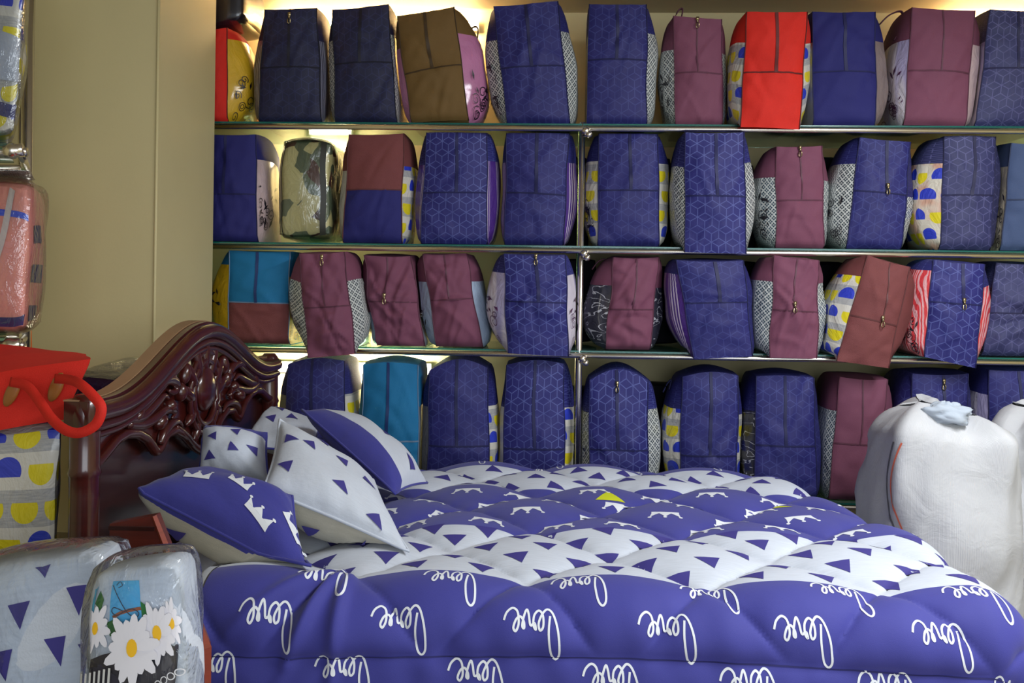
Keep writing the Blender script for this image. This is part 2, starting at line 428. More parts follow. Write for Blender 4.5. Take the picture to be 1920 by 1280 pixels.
# ================================================================== bedding bags
NAVY = dict(plain=fabric('navy_cloth', (38, 38, 106)), cube=cubes('navy_cube_print', (38, 38, 110), (96, 106, 172)),
            faint=cubes('navy_faint_cube_print', (36, 36, 104), (66, 72, 138)), dark=cubes('backlit_navy_cube_print', (26, 28, 62), (42, 48, 94)),  # darkest print holds the backlit shade of two top-shelf bags in its colour
            grey=cubes('greyish_navy_cube_print', (52, 54, 98), (100, 100, 150)))
MAT = {'n': NAVY['plain'], 'c': NAVY['cube'], 'f': NAVY['faint'], 'd': NAVY['dark'], 'g': NAVY['grey'],
       'm': fabric('mauve_cloth', (122, 70, 92)), 'r': fabric('red_cloth', (212, 40, 28)), 'o': fabric('olive_brown_cloth', (112, 86, 46)),
       't': fabric('turquoise_cloth', (26, 112, 160)), 'b': fabric('brick_mauve_weave', (122, 66, 66), bump=0.6), 's': fabric('slate_blue_cloth', (68, 84, 120)),
       'k': fabric('gap_shade_cloth', (22, 22, 34))}  # near-black cloth only for the added gap-filling packs
DARK = {'n': (24, 26, 78), 'c': (24, 26, 80), 'f': (22, 24, 74), 'd': (14, 14, 36), 'g': (32, 32, 70), 'm': (92, 48, 66), 'r': (96, 20, 18),
        'o': (66, 48, 24), 't': (24, 50, 104), 'b': (92, 46, 46), 's': (46, 56, 84), 'k': (12, 12, 18)}
INK = simple('black_print', (22, 18, 30), 0.4); INKP = simple('plum_print', (70, 24, 72), 0.4)
STRAP = simple('dark_strap', (38, 32, 44), 0.7)
def zip_pull_mesh():
    m = MB(); m.box((-0.006, -0.006, -0.008), (0.006, 0, 0.008)); m.box((-0.0035, -0.008, -0.016), (0.0035, -0.005, -0.004))
    m.tube([(0, -0.007, -0.014), (-0.006, -0.007, -0.022), (-0.006, -0.007, -0.036), (0, -0.007, -0.042), (0.006, -0.007, -0.036), (0.006, -0.007, -0.022)], 0.0025, 6, closed=True)
    return m
def floral_shapes(w, h, seed):
    """vine of curls, blossoms and pointed leaves in a w x h area"""
    rnd = random.Random(seed); out = []
    for k in range(6):
        cx, cy = rnd.uniform(0.1, 0.9)*w, rnd.uniform(0.02, 0.75)*h; a = rnd.uniform(0, 6.28); R = rnd.uniform(0.018, 0.032)
        pts = [(cx+R*(1-i/22)*math.cos(a+i*0.5), cy+R*(1-i/22)*math.sin(a+i*0.5)) for i in range(18)]
        out.append(ribbon2(pts, 0.0035))
    for k in range(9):
        cx, cy = rnd.uniform(0.05, 0.95)*w, rnd.uniform(0.25, 1.0)*h; a = rnd.uniform(0, 6.28); L = rnd.uniform(0.014, 0.03)
        c, s = math.cos(a), math.sin(a)
        out.append(poly2([(cx-L*c, cy-L*s), (cx-s*L*0.3, cy+c*L*0.3), (cx+L*c, cy+L*s), (cx+s*L*0.3, cy-c*L*0.3)], 2))
    for k in range(2):
        cx, cy = rnd.uniform(0.2, 0.8)*w, rnd.uniform(0.1, 0.35)*h
        for rr in (0.018, 0.009): out.append(ribbon2([(cx+rr*math.cos(i*0.45), cy+rr*math.sin(i*0.45)) for i in range(15)], 0.003))
    return out
ROWS = ['top shelf', 'second shelf', 'third shelf', 'bottom shelf']
BID = [0]
def bag(row, TL, TR, BR, BL, xl, xr, col, label, lo=None, seam=None, zp=None, pull=None, L=None, R=None, over=False, dome=0.0,
        pip=None, fl='', handle=None, D=0.41, body=None, wrk=1.0, zcol=None, dy=0.0):
    BID[0] += 1; sd = BID[0]*1.37
    zs = RZ[row]+0.0215
    yf = YR-0.062 if over else YR+0.038
    yf += dy
    P = [atY(*q, yf) for q in (TL, TR, BR, BL)]
    if not over:
        for q in (2, 3): P[q].z = zs+0.004 if row == 3 else max(P[q].z, zs+0.004)
    TLp, TRp, BRp, BLp = P
    ymid = yf+0.11
    ym0 = 0.45 if seam is None else (BL[1]-(seam[0] if isinstance(seam, tuple) else seam))/(BL[1]-TL[1])
    tmid = 0.45
    exl = lerp(BLp.x, TLp.x, tmid); exr = lerp(BRp.x, TRp.x, tmid)
    bl = min(0.11, max(0.006, exl-atY(xl, (TL[1]+BL[1])/2, ymid).x)); br = min(0.11, max(0.006, atY(xr, (TR[1]+BR[1])/2, ymid).x-exr))
    rc = random.Random(BID[0]*31)
    CR = []
    for k in range(int(7+5*(wrk > 1.2))):
        an_ = rc.gauss(0.0, 0.55) if k % 3 else rc.choice((-1, 1))*rc.uniform(0.5, 1.1)
        t0_ = rc.choice((ym0, ym0, 0.1))+rc.gauss(0, 0.10) if k % 2 else rc.uniform(0.06, 0.94)
        CR.append((rc.uniform(0.05, 0.95), t0_, math.cos(an_), math.sin(an_), rc.uniform(0.18, 0.5), rc.uniform(0.018, 0.045), rc.choice((-1, 1, 1))*rc.uniform(0.003, 0.0075)*min(2.2, wrk)))
    def crease(s, t):
        z = 0.0
        for (a, b, c, d, L_, w_, am) in CR:
            x = (s-a)*c+(t-b)*d; y = -(s-a)*d+(t-b)*c + 0.35*x*x
            z += am*math.exp(-(x/L_)**2-(y/w_)**2)
        return z
    def Fr(s, t):
        s_ = min(1, max(0, s)); t_ = min(1, max(0, t))
        p = lerp(lerp(BLp, BRp, s), lerp(TLp, TRp, s), t)
        bul = 0.034*(math.sin(math.pi*s_)**0.7)*(math.sin(math.pi*(0.06+0.86*t_))**0.7)
        wr = wrk*(0.0065*vn(s*5.0, t*9.0, 0, sd)*math.sin(math.pi*min(1, s_*0.9+0.05)) + 0.003*vn(s*15+t*8, t*26-s*6, 0, sd*2))
        wr += crease(s_, t_)*min(1, 12*s_*(1-s_)+0.25)
        x = p.x + wrk*0.0055*vn(t*8, 0.3+s*2, 0, sd+3)*math.sin(math.pi*t_)
        z = p.z + dome*math.sin(math.pi*s_)*t_**4 - (0.006*math.sin(math.pi*s_)*t_**6 if dome == 0 else 0)
        y = p.y-bul-wr
        if over: y += 0.0
        else: y += 0.02*max(0, 1-t_/0.07)**2
        return Vector((x, y, z))
    def prof(t): return math.sin(math.pi*min(1, max(0, t))**0.85)**0.55 if 0 < t < 1 else 0.0
    def zo(r): return 0.012*math.sin(math.pi*r)-0.05*r**3
    def side(edge, sg, bu):
        def f(r, t):
            e = Fr(edge, t); rr = min(1, max(0, r))
            zb = Fr(edge, 0).z; k = min(1, rr*16)
            z = e.z + t*zo(rr) + (1-t)*k*(zs+0.001-zb)
            x = e.x + sg*bu*prof(t)*(math.sin(math.pi*(0.97*rr**0.55))**0.8 if rr > 0 else 0) - sg*0.03*max(0, rr-0.6)
            x += 0.006*vn(rr*7, t*8, 0, sd+sg)*min(1, rr*8)*prof(t)
            return Vector((x, e.y+D*r, z))
        return f
    SL, SR = side(0, -1, bl), side(1, 1, br)
    fr_c = (BLp+BRp)/2
    root = empty('bedding_bag', (fr_c.x, yf, zs), label, 'bag', 'bedding bags on the '+ROWS[row])
    Hh = (TLp-BLp).length; Ww = (BRp-BLp).length
    def tof(y, a, b): return min(0.97, max(0.03, (b[1]-y)/(b[1]-a[1])))
    ym = lambda y, s: (lerp(BL[1], BR[1], s)-y)/(lerp(BL[1], BR[1], s)-lerp(TL[1], TR[1], s))
    if seam is None: ts0 = ts1 = None
    elif isinstance(seam, tuple): ts0, ts1 = ym(seam[0], 0), ym(seam[1], 1)
    else: ts0 = ts1 = ym(seam, 0.5)
    uvf = lambda s, t: (s*Ww+sd, t*Hh+sd*0.3)
    m = MAT[col]
    if ts0 is None:
        MB().grid(Fr, 22, 34, uvf=uvf).build('front_panel', m, root); ts = 0.35
    else:
        tl = lambda s: lerp(ts0, ts1, s); ts = (ts0+ts1)/2
        MB().grid(lambda s, t: Fr(s, lerp(tl(s), 1, t)), 22, 20, uvf=lambda s, t: uvf(s, lerp(tl(s), 1, t))).build('upper_panel', m, root)
        MB().grid(lambda s, t: Fr(s, lerp(0, tl(s), t)), 22, 18, uvf=lambda s, t: uvf(s, lerp(0, tl(s), t))).build('lower_panel', MAT[lo] if lo else m, root)
        sm = MB(); dc = simple('stitch_'+(col if pip is None else 'pale'), DARK[col] if pip is None else pip, 0.8)
        decal(sm, [ribbon2([(i/20, tl(i/20)) for i in range(21)], 0.013)], Fr, 0.0022); sm.build('seam', dc, root)
    if zp:
        zm = MB(); s0 = (zp[0]-TL[0])/(TR[0]-TL[0]); s1 = (zp[1]-lerp(TL[0], BL[0], 1-ts))/(lerp(TR[0], BR[0], 1-ts)-lerp(TL[0], BL[0], 1-ts))
        wd = (0.013 if col not in 'mb' else 0.006)/Ww
        zpts = [(lerp(s1, s0, i/14), lerp(ts, 0.998, i/14)) for i in range(15)]
        decal(zm, [ribbon2(zpts, wd)], Fr, 0.003)
        zo_ = zm.build('zipper', simple('zip_'+(zcol or col), DARK[zcol or col], 0.6), root)
        if pull:
            tp = min(0.97, ym(pull[1], 0.5)); sp = lerp(s1, s0, (tp-ts)/(1-ts)) if tp > ts else s1
            q = Fr(sp, tp)+Vector((0, -0.004, 0.012)); pm = zip_pull_mesh()
            pm.v = [(a+q.x, b+q.y, c+q.z) for a, b, c in pm.v]; pm.build('zip_pull', brass, root)
    pc = simple('piping_'+(col if pip is None else 'pale'), DARK[col] if pip is None else pip, 0.7)
    for e in (0, 1):
        MB().tube([Fr(e, i/18)+Vector((0, -0.001, 0)) for i in range(19)], 0.0026, 6).build('piping', pc, root)
    bodym = MAT[body] if body else m
    bm = MB()
    bm.grid(lambda s, r: Vector((lerp(SL(r, 1).x, SR(r, 1).x, s), Fr(s, 1).y+D*r, Fr(s, 1).z+zo(r)+0.012*math.sin(math.pi*s)*math.sin(math.pi*r))), 10, 8, uvf=lambda s, r: (s*Ww, r*D))
    bm.grid(lambda s, t: lerp(SL(1, t), SR(1, t), s), 6, 8)
    bm.grid(lambda s, r: lerp(SL(r, 0), SR(r, 0), s), 4, 20)
    for (sf, spec, a, b, nm) in ((SL, L, TL, BL, 'left'), (SR, R, TR, BR, 'right')):
        if spec is None:
            bm.grid(sf, 10, 14, uvf=lambda r, t: (r*D, t*Hh)); continue
        tw = tof(spec[1], a, b)
        bm.grid(lambda r, t: sf(r, lerp(tw, 1, t)), 10, 8, uvf=lambda r, t: (r*D, t*Hh))
        MB().grid(lambda r, t: sf(r, t*tw), 12, 14, uvf=lambda r, t, bu=bl if nm == 'left' else br: (r*D+bu*math.sin(math.pi/2*min(1, r/0.28))+sd, t*tw*Hh+sd*0.17)).build('vinyl_side', win(spec[0]), root)
        if nm[0] in fl:
            dm = MB(); sg = 1 if nm == 'right' else -1
            sh = floral_shapes(0.20, 0.24*min(1, tw/0.6), BID[0])
            fn = lambda u, v, sf=sf: sf(0.012+0.6*max(0, u/0.2)**1.9, 0.04+v/Hh)
            decal(dm, sh, fn, -0.0022 if nm == 'left' else 0.0022)
            tag(dm.build('vine_print', INKP if spec[0] == 'lavender' else INK, root), kind='stuff')
    bm.build('cloth_body', bodym, root)
    if handle:
        hm = MB(); hp = [atY(x, y, yf+0.10) for x, y in handle]
        hp = spline([tuple(q) for q in hp], 6); hm.tube(hp, 0.013, 8, flat=0.25); hm.build('carry_handle', simple('strap_'+col, DARK[col], 0.7), root)
    BAGS.append((row, root, SL, SR, yf, D, zs, Fr))
    return root
def fit_bags():
    """neighbouring bags press flat against each other and rest on the glass"""
    for (ra, A, _, RA, ya, DA, zs, FA), (rb, B, LB, _, yb, DB, _, FB) in zip(BAGS, BAGS[1:]):
        if ra != rb: continue
        def table(fn, F_, e):
            return [[fn(i/16, j/24).x for j in range(25)] for i in range(17)], F_(e, 0).z, F_(e, 1).z
        def xs(tb, y, z, y0, D_):
            g_, z0, z1 = tb; r_ = min(1, max(0, (y-y0)/D_))*15.999; t_ = min(1, max(0, (z-z0)/(z1-z0)))*23.999
            i, j = int(r_), int(t_); a, b = r_-i, t_-j
            return (g_[i][j]*(1-a)+g_[i+1][j]*a)*(1-b)+(g_[i][j+1]*(1-a)+g_[i+1][j+1]*a)*b
        TA, TB = table(RA, FA, 1), table(LB, FB, 0)
        xa = min(min(q) for q in TA[0]); xb = max(max(q) for q in TB[0])
        for root, sg in ((A, -1), (B, 1)):
            for c, off in world_verts(root):
                g_ = 0.0045 if not c.name.startswith(('vine', 'piping')) else 0.0020
                for v in c.data.vertices:
                    if (v.co.x+off.x < min(xa, xb)-0.14) if sg < 0 else (v.co.x+off.x > max(xa, xb)+0.14): continue
                    y, z = v.co.y+off.y, v.co.z+off.z
                    if y < max(ya, yb)-0.06 or y > min(ya+DA, yb+DB)+0.06: continue
                    a = xs(TA, y, z, ya, DA); b = xs(TB, y, z, yb, DB)
                    if a < b-0.010: continue
                    m_ = (a+b)/2-off.x
                    v.co.x = min(v.co.x, m_-g_) if sg < 0 else max(v.co.x, m_+g_)
    for row, root, SL, SR, yf, D, zs, Fr in BAGS:
        for c, off in world_verts(root):
            for v in c.data.vertices:
                if v.co.y+off.y > YR-0.034:
                    v.co.z = max(v.co.z, zs+0.0012-off.z)
                    if row: v.co.z = min(v.co.z, RZ[row-1]-0.016-off.z)
                if v.co.y+off.y > YR-0.07 and abs(root.location.x-0.092) < 0.35:      # keep clear of the post and its joints
                    v.co.x = min(v.co.x, 0.074-off.x) if root.location.x < 0.092 else max(v.co.x, 0.110-off.x)
BAGS = []

# ---- top shelf
bag(0, (372, 57), (426, 52), (426, 236), (372, 236), 372, 481, 'r', 'red bag with yellow vinyl side beside the cream pillar', R=('yellow', 74), fl='r', D=0.40, wrk=0.7)
bag(0, (497, 18), (594, 15), (602, 230), (485, 231), 481, 619, 'd', 'navy bag coloured near-black as if backlit, with silver-striped side beside the yellow and red bag', seam=129, zp=(546, 545), pull=(543, 34), L=('silver', 76), R=('silver', 76))
bag(0, (624, 18), (728, 8), (744, 231), (628, 231), 619, 751, 'd', 'navy cube-print bag coloured dark as if backlit, touching the olive brown bag', seam=120, zp=(678, 677), L=('lattice', 76), R=('lattice', 64), fl='l')
bag(0, (745, 30), (851, 13), (878, 224), (771, 229), 747, 916, 'o', 'olive brown bag with pink vinyl sides on the top shelf', seam=(140, 122), zp=(797, 811), L=('pink', 90), R=('pink', 62), fl='r', handle=[(876, 72), (886, 52), (896, 54), (894, 80)])
bag(0, (926, 12), (1046, 2), (1069, 232), (951, 235), 911, 1085, 'f', 'tall navy bag bulging with lattice sides beside the olive brown bag', seam=(131, 124), zp=(986, 998), L=('lattice', 76), R=('lattice', 58), fl='l')
bag(0, (1105, 8), (1212, 8), (1213, 233), (1099, 234), 1085, 1234, 'f', 'navy bag with lattice sides on the top shelf above the post, beside a mauve bag', seam=114, zp=(1157, 1156), L=('lattice', 65), R=('lattice', 62), fl='l')
bag(0, (1263, 30), (1353, 36), (1355, 233), (1267, 234), 1236, 1364, 'm', 'small mauve bag with lattice sides beside the bright red bag', seam=139, zp=(1306, 1307), pull=(1306, 42), L=('lattice', 93), R=('lattice', 100), fl='l', handle=[(1262, 40), (1272, 20), (1280, 18), (1276, 40)])
bag(0, (1400, 22), (1514, 22), (1499, 243), (1388, 238), 1363, 1517, 'r', 'bright red bag with dotted vinyl sides on the top shelf', seam=138, zp=(1455, 1453), L=('dots', 80), R=('dots', 82), over=True)
bag(0, (1523, 22), (1641, 22), (1641, 241), (1526, 239), 1517, 1661, 'n', 'plain navy bag with a shiny taupe side beside the bright red bag', seam=139, zp=(1582, 1582), L=('white', 80), R=('taupe', 78))
bag(0, (1710, 14), (1828, 20), (1811, 239), (1696, 233), 1666, 1834, 'm', 'large mauve bag with lavender vine-print side and raised handle', seam=136, zp=(1766, 1762), L=('lavender', 73), R=('rosewhite', 84), fl='l', handle=[(1650, 45), (1668, 28), (1690, 22), (1692, 45), (1676, 75)])
bag(0, (1856, 18), (1962, 20), (1968, 242), (1829, 240), 1827, 1980, 'g', 'greyish navy cube-print bag beside the large mauve bag with handle', seam=132, zp=(1908, 1902), L=('lavender', 78), R=('lavender', 78))
# ---- second shelf
bag(1, (392, 252), (480, 252), (482, 458), (385, 458), 380, 508, 'n', 'plain navy bag standing between the cream pillar and the camouflage pack', seam=368, zp=(425, 425), R=('rosewhite', 300), fl='r')
bag(1, (655, 252), (757, 250), (753, 458), (642, 455), 640, 779, 'b', 'bag with brick-mauve upper half and navy lower half beside the camouflage pack', lo='n', seam=357, L=('white', 320), R=('dots', 312), body='b')
bag(1, (800, 246), (913, 243), (913, 459), (789, 459), 780, 938, 'c', 'navy cube-print bag with purple-striped side beside the two-tone bag', seam=363, zp=(858, 858), L=('purple', 310), R=('purple', 302))
bag(1, (950, 246), (1068, 246), (1056, 460), (946, 460), 940, 1084, 'f', 'navy bag with purple and white striped side against the chrome post', seam=(362, 367), zp=(1008, 1005), L=('purple', 305), R=('purple', 305))
bag(1, (1123, 248), (1233, 248), (1236, 466), (1121, 465), 1093, 1257, 'f', 'navy bag with dotted vine-print side just past the chrome post on the second shelf', seam=360, zp=(1181, 1181), L=('dots', 303), R=('dots', 308), fl='l')
bag(1, (1285, 248), (1395, 248), (1399, 476), (1284, 473), 1255, 1413, 'c', 'navy cube-print bag with lattice sides beside a mauve bag on the second shelf', seam=368, zp=(1342, 1343), L=('lattice', 314), R=('lattice', 306), over=True)
bag(1, (1456, 275), (1541, 273), (1546, 470), (1455, 470), 1409, 1549, 'm', 'mauve bag with lattice sides standing on the second shelf', seam=379, zp=(1498, 1500), pull=(1498, 281), L=('lattice_blue', 334), R=('lattice_blue', 340), fl='l')
bag(1, (1612, 257), (1707, 266), (1691, 474), (1588, 471), 1546, 1704, 'f', 'leaning navy bag with a wide lattice side beside the second shelf mauve bag', seam=(360, 370), zp=(1661, 1659), pull=(1658, 356), L=('lattice', 308), R=('lattice', 372), fl='l')
bag(1, (1770, 253), (1867, 252), (1859, 471), (1763, 467), 1701, 1869, 'g', 'greyish navy cube-print bag with pinkish dotted side on the second shelf', seam=367, zp=(1824, 1818), L=('dots_pink', 306))
bag(1, (1896, 268), (1975, 270), (1980, 471), (1877, 470), 1862, 1990, 's', 'slate blue bag with cream vine-print side on the second shelf', seam=376, L=('cream', 312), fl='l')
# ---- third shelf
PALE = (104, 130, 158)
bag(2, (430, 468), (544, 472), (541, 648), (428, 642), 400, 549, 't', 'turquoise bag with brick-mauve lower half and yellow side above the headboard', lo='b', seam=568, zp=(485, 485), L=('yellow', 496), R=('yellow', 520), pip=PALE, fl='lr')
bag(2, (562, 475), (646, 472), (666, 664), (578, 671), 545, 692, 'm', 'crumpled mauve bag with lattice sides hanging over the third shelf rail', seam=575, zp=(604, 612), pull=(603, 484), L=('lattice', 530), R=('lattice', 527), over=True, wrk=1.9, fl='l')
bag(2, (683, 478), (771, 480), (796, 650), (706, 655), 680, 800, 'm', 'narrow slumped mauve bag with zip pull at its waist on the third shelf', seam=568, zp=(727, 729), pull=(729, 560), L=('lightblue', 590), R=('grey', 590), wrk=2.4)
bag(2, (793, 476), (875, 473), (905, 652), (818, 655), 776, 917, 'm', 'mauve bag with pale blue side beside a navy cube-print bag on the third shelf', seam=(566, 560), zp=(833, 845), L=('lightblue', 530), R=('lightblue', 528), wrk=1.5, fl='l')
bag(2, (945, 476), (1060, 478), (1066, 668), (953, 662), 913, 1084, 'c', 'navy cube-print bag with lavender leafy side against the chrome post', seam=566, zp=(1005, 1010), pull=(1006, 482), L=('lavender', 512), R=('lavender', 517), over=True, wrk=1.4, fl='lr')
bag(2, (1150, 482), (1236, 482), (1219, 657), (1136, 655), 1092, 1244, 'm', 'mauve bag with dark crinkled plastic sides past the chrome post', seam=580, zp=(1194, 1188), L=('crinkle', 535), R=('crinkle', 540), wrk=1.6, handle=[(1110, 505), (1122, 490), (1135, 486), (1130, 500)])
bag(2, (1268, 488), (1394, 488), (1411, 668), (1301, 673), 1247, 1412, 'f', 'navy bag with purple striped side hanging over the third shelf rail', seam=567, zp=(1340, 1348), L=('purple', 515), over=True)
bag(2, (1452, 478), (1536, 488), (1531, 672), (1443, 670), 1397, 1546, 'm', 'mauve bag with lattice sides and zip half undone on the third shelf', seam=(580, 585), zp=(1494, 1484), pull=(1484, 574), L=('lattice_blue', 528), R=('lattice_blue', 532), wrk=1.6, over=True)
bag(2, (1627, 478), (1706, 500), (1666, 690), (1568, 676), 1540, 1708, 'b', 'tilted brick-mauve bag with dotted side hanging over the third shelf rail', seam=(590, 611), zp=(1668, 1650), pull=(1651, 598), L=('dots', 518), over=True, dy=-0.02)
bag(2, (1750, 487), (1846, 495), (1829, 690), (1733, 669), 1676, 1848, 'c', 'navy cube-print bag with red zebra-striped side on the third shelf', seam=(565, 572), zp=(1803, 1801), pull=(1801, 566), L=('zebra', 507), R=('zebra', 540), over=True, fl='l')
bag(2, (1868, 492), (1965, 495), (1970, 670), (1842, 669), 1842, 1980, 'g', 'greyish navy bag slumped beside the zebra-striped bag', seam=588, zp=(1918, 1914), L=('crinkle', 540), wrk=1.8)
# ---- bottom shelf
bag(3, (541, 682), (646, 676), (646, 880), (530, 880), 523, 673, 'f', 'navy bag with dotted side between the headboard and the turquoise bag', seam=800, zp=(588, 586), L=('grey', 733), R=('dots', 730), dome=0.02)
bag(3, (681, 683), (784, 684), (785, 880), (679, 880), 676, 797, 't', 'turquoise bag with pale piping on the bottom shelf behind the bed', seam=803, zp=(730, 728), pip=(150, 160, 140), R=('grey', 750), dome=0.012)
bag(3, (806, 694), (915, 690), (918, 885), (800, 885), 787, 938, 'f', 'round-topped navy bag beside the turquoise bag on the bottom shelf', seam=813, zp=(858, 857), L=('grey', 752), R=('dots', 750), dome=0.045)
bag(3, (950, 684), (1058, 682), (1058, 888), (942, 888), 938, 1081, 'c', 'navy cube-print bag with dotted side against the chrome post on the bottom shelf', seam=817, zp=(1004, 1002), L=('white', 752), R=('dots', 752), dome=0.02)
bag(3, (1106, 712), (1215, 714), (1216, 890), (1104, 890), 1088, 1241, 'c', 'dome-topped navy cube-print bag with lattice sides on the bottom shelf', seam=820, zp=(1156, 1159), pull=(1155, 732), L=('lattice', 763), R=('lattice', 758), dome=0.05, fl='l')
bag(3, (1280, 706), (1384, 704), (1381, 893), (1275, 893), 1240, 1387, 'f', 'navy bag with pale dotted side next to the dome-topped bag', seam=828, zp=(1332, 1331), L=('dots', 757), R=('dots', 765), dome=0.02, handle=[(1243, 735), (1250, 720), (1258, 712), (1254, 730)])
bag(3, (1418, 705), (1526, 708), (1533, 898), (1415, 895), 1386, 1536, 'f', 'navy bag with dark plastic sides between a dotted bag and a mauve bag', seam=813, zp=(1470, 1472), L=('crinkle', 760), dome=0.008)
bag(3, (1574, 706), (1664, 711), (1642, 900), (1555, 900), 1533, 1668, 'm', 'mauve bag with lattice side on the bottom shelf behind the white sack', seam=811, zp=(1616, 1610), L=('lattice_blue', 760))
bag(3, (1710, 700), (1815, 700), (1815, 905), (1705, 905), 1668, 1820, 'f', 'navy bag with hanging zip pull standing above the white sack', seam=830, zp=(1767, 1767), pull=(1769, 714))
bag(3, (1854, 693), (1965, 692), (1970, 905), (1850, 905), 1818, 1975, 'f', 'navy bag with lavender side above the second white sack', seam=830, zp=(1908, 1908), L=('lavender', 733))

fit_bags()
def soft_box(fn_corners, nx=14, nz=16, bul=0.03, seed=0.0, rnd=0.03):
    """six faces of a padded box from 8 corners (front BL,BR,TR,TL then back) as one closed mesh with metric UVs"""
    c = [Vector(q) for q in fn_corners]
    def P(u, v, w):
        a = lerp(lerp(c[0], c[1], u), lerp(c[3], c[2], u), v); b = lerp(lerp(c[4], c[5], u), lerp(c[7], c[6], u), v)
        p = lerp(a, b, w)
        cen = sum(c, Vector())/8
        su, sv, sw = (math.sin(math.pi*min(1, max(0, q))) for q in (u, v, w))
        k = bul*(su*sv+sv*sw+su*sw)*0.6
        d = (p-cen); d = d.normalized() if d.length > 1e-6 else d
        edge = (2*u-1)**8*(2*v-1)**8+(2*v-1)**8*(2*w-1)**8+(2*u-1)**8*(2*w-1)**8
        return p+d*(k-rnd*0.5*min(1.6, edge))+Vector((0.006*vn(p.y*22, p.z*17, 0, seed), 0.006*vn(p.x*20, p.z*15, 0, seed+2), 0.004*vn(p.x*18, p.y*16, 0, seed+4)))
    return c, P
def soft_mesh(c, P, n=14):
    W = (c[1]-c[0]).length; H = (c[3]-c[0]).length; Dp = (c[4]-c[0]).length
    m = MB()
    m.grid(lambda u, v: P(u, v, 0), n, n, uvf=lambda u, v: (u*W, v*H))
    m.grid(lambda w_, v: P(1, v, w_), n, n, uvf=lambda a, v: (W+a*Dp, v*H))
    m.grid(lambda w_, v: P(0, v, 1-w_), n, n, uvf=lambda a, v: (-Dp+a*Dp, v*H))
    m.grid(lambda u, w_: P(u, 1, w_), n, n, uvf=lambda u, a: (u*W, H+a*Dp))
    m.grid(lambda u, w_: P(u, 0, 1-w_), n, n, uvf=lambda u, a: (u*W, -Dp+a*Dp))
    m.grid(lambda u, v: P(1-u, v, 1), n, n, uvf=lambda u, v: (u*W, v*H))
    return m
def corners_px(bl, br, tr, tl, Y, D, skew=0.0, zb=None):
    a = [atY(*q, Y) for q in (bl, br, tr, tl)]
    if zb is not None: a[0].z = zb; a[1].z = zb
    return a+[q+Vector((skew, D, 0)) for q in a]
# added near-black packs that darken the gaps behind the front bags
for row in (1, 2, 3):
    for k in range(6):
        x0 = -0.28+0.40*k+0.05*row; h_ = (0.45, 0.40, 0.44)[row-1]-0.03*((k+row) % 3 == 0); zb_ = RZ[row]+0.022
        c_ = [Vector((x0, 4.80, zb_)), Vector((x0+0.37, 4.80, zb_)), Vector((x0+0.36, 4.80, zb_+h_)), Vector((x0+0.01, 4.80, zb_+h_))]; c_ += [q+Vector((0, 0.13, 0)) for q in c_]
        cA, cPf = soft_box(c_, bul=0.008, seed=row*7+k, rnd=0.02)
        r = empty('gap_filler_pack', (x0+0.18, 4.80, zb_), 'added near-black pack darkening the gap behind the front bags on the '+ROWS[row], 'pack', 'added packs darkening the gaps behind the front bags')
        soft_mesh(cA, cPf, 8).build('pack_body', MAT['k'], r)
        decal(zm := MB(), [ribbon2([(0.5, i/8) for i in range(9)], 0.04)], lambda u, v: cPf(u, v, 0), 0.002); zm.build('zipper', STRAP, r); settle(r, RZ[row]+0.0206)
# camouflage pack in clear plastic
cc, cp = soft_box(corners_px((520, 459), (618, 459), (620, 274), (527, 268), YR+0.05, 0.40, zb=RZ[1]+0.028), bul=0.035, seed=3)
r = empty('camouflage_pack', cc[0], 'camouflage bedding pack in clear plastic with a dark strap', 'bag')
soft_mesh(cc, cp).build('quilt', win('camo'), r)
cc2 = [sum(cc, Vector())/8+(q-sum(cc, Vector())/8)*1.03 for q in cc]
for q in (0, 1, 4, 5): cc2[q].z = RZ[1]+0.0225
_, cp2 = soft_box(cc2, bul=0.037, seed=3); soft_mesh(cc2, cp2).build('clear_cover', clear_film(), r)
zm = MB(); decal(zm, [ribbon2([(0.86, i/16) for i in range(17)], 0.11)], lambda u, v: cp2(u, v, 0), 0.003); zm.build('zip_strap', simple('olive_black_strap', (44, 44, 36), 0.5), r)
zm = MB(); decal(zm, [ribbon2([(0.10, i/16) for i in range(17)], 0.02)], lambda u, v: cp2(u, v, 0), 0.003); zm.build('side_seam', simple('olive_black_strap', (44, 44, 36), 0.5), r); settle(r, RZ[1]+0.0206)
# dark pack lying on the red and yellow bag
cc, cp = soft_box(corners_px((392, 54), (456, 40), (458, -40), (392, -40), YR+0.08, 0.34), bul=0.02, seed=8)
r = empty('dark_pack', cc[0], 'black pack in shiny plastic lying on top of the red and yellow bag', 'pack')
soft_mesh(cc, cp).build('pack_body', simple('black_vinyl', (26, 24, 34), 0.25, coat=0.6), r); settle(r, zrange(BAGS[0][1])[1])

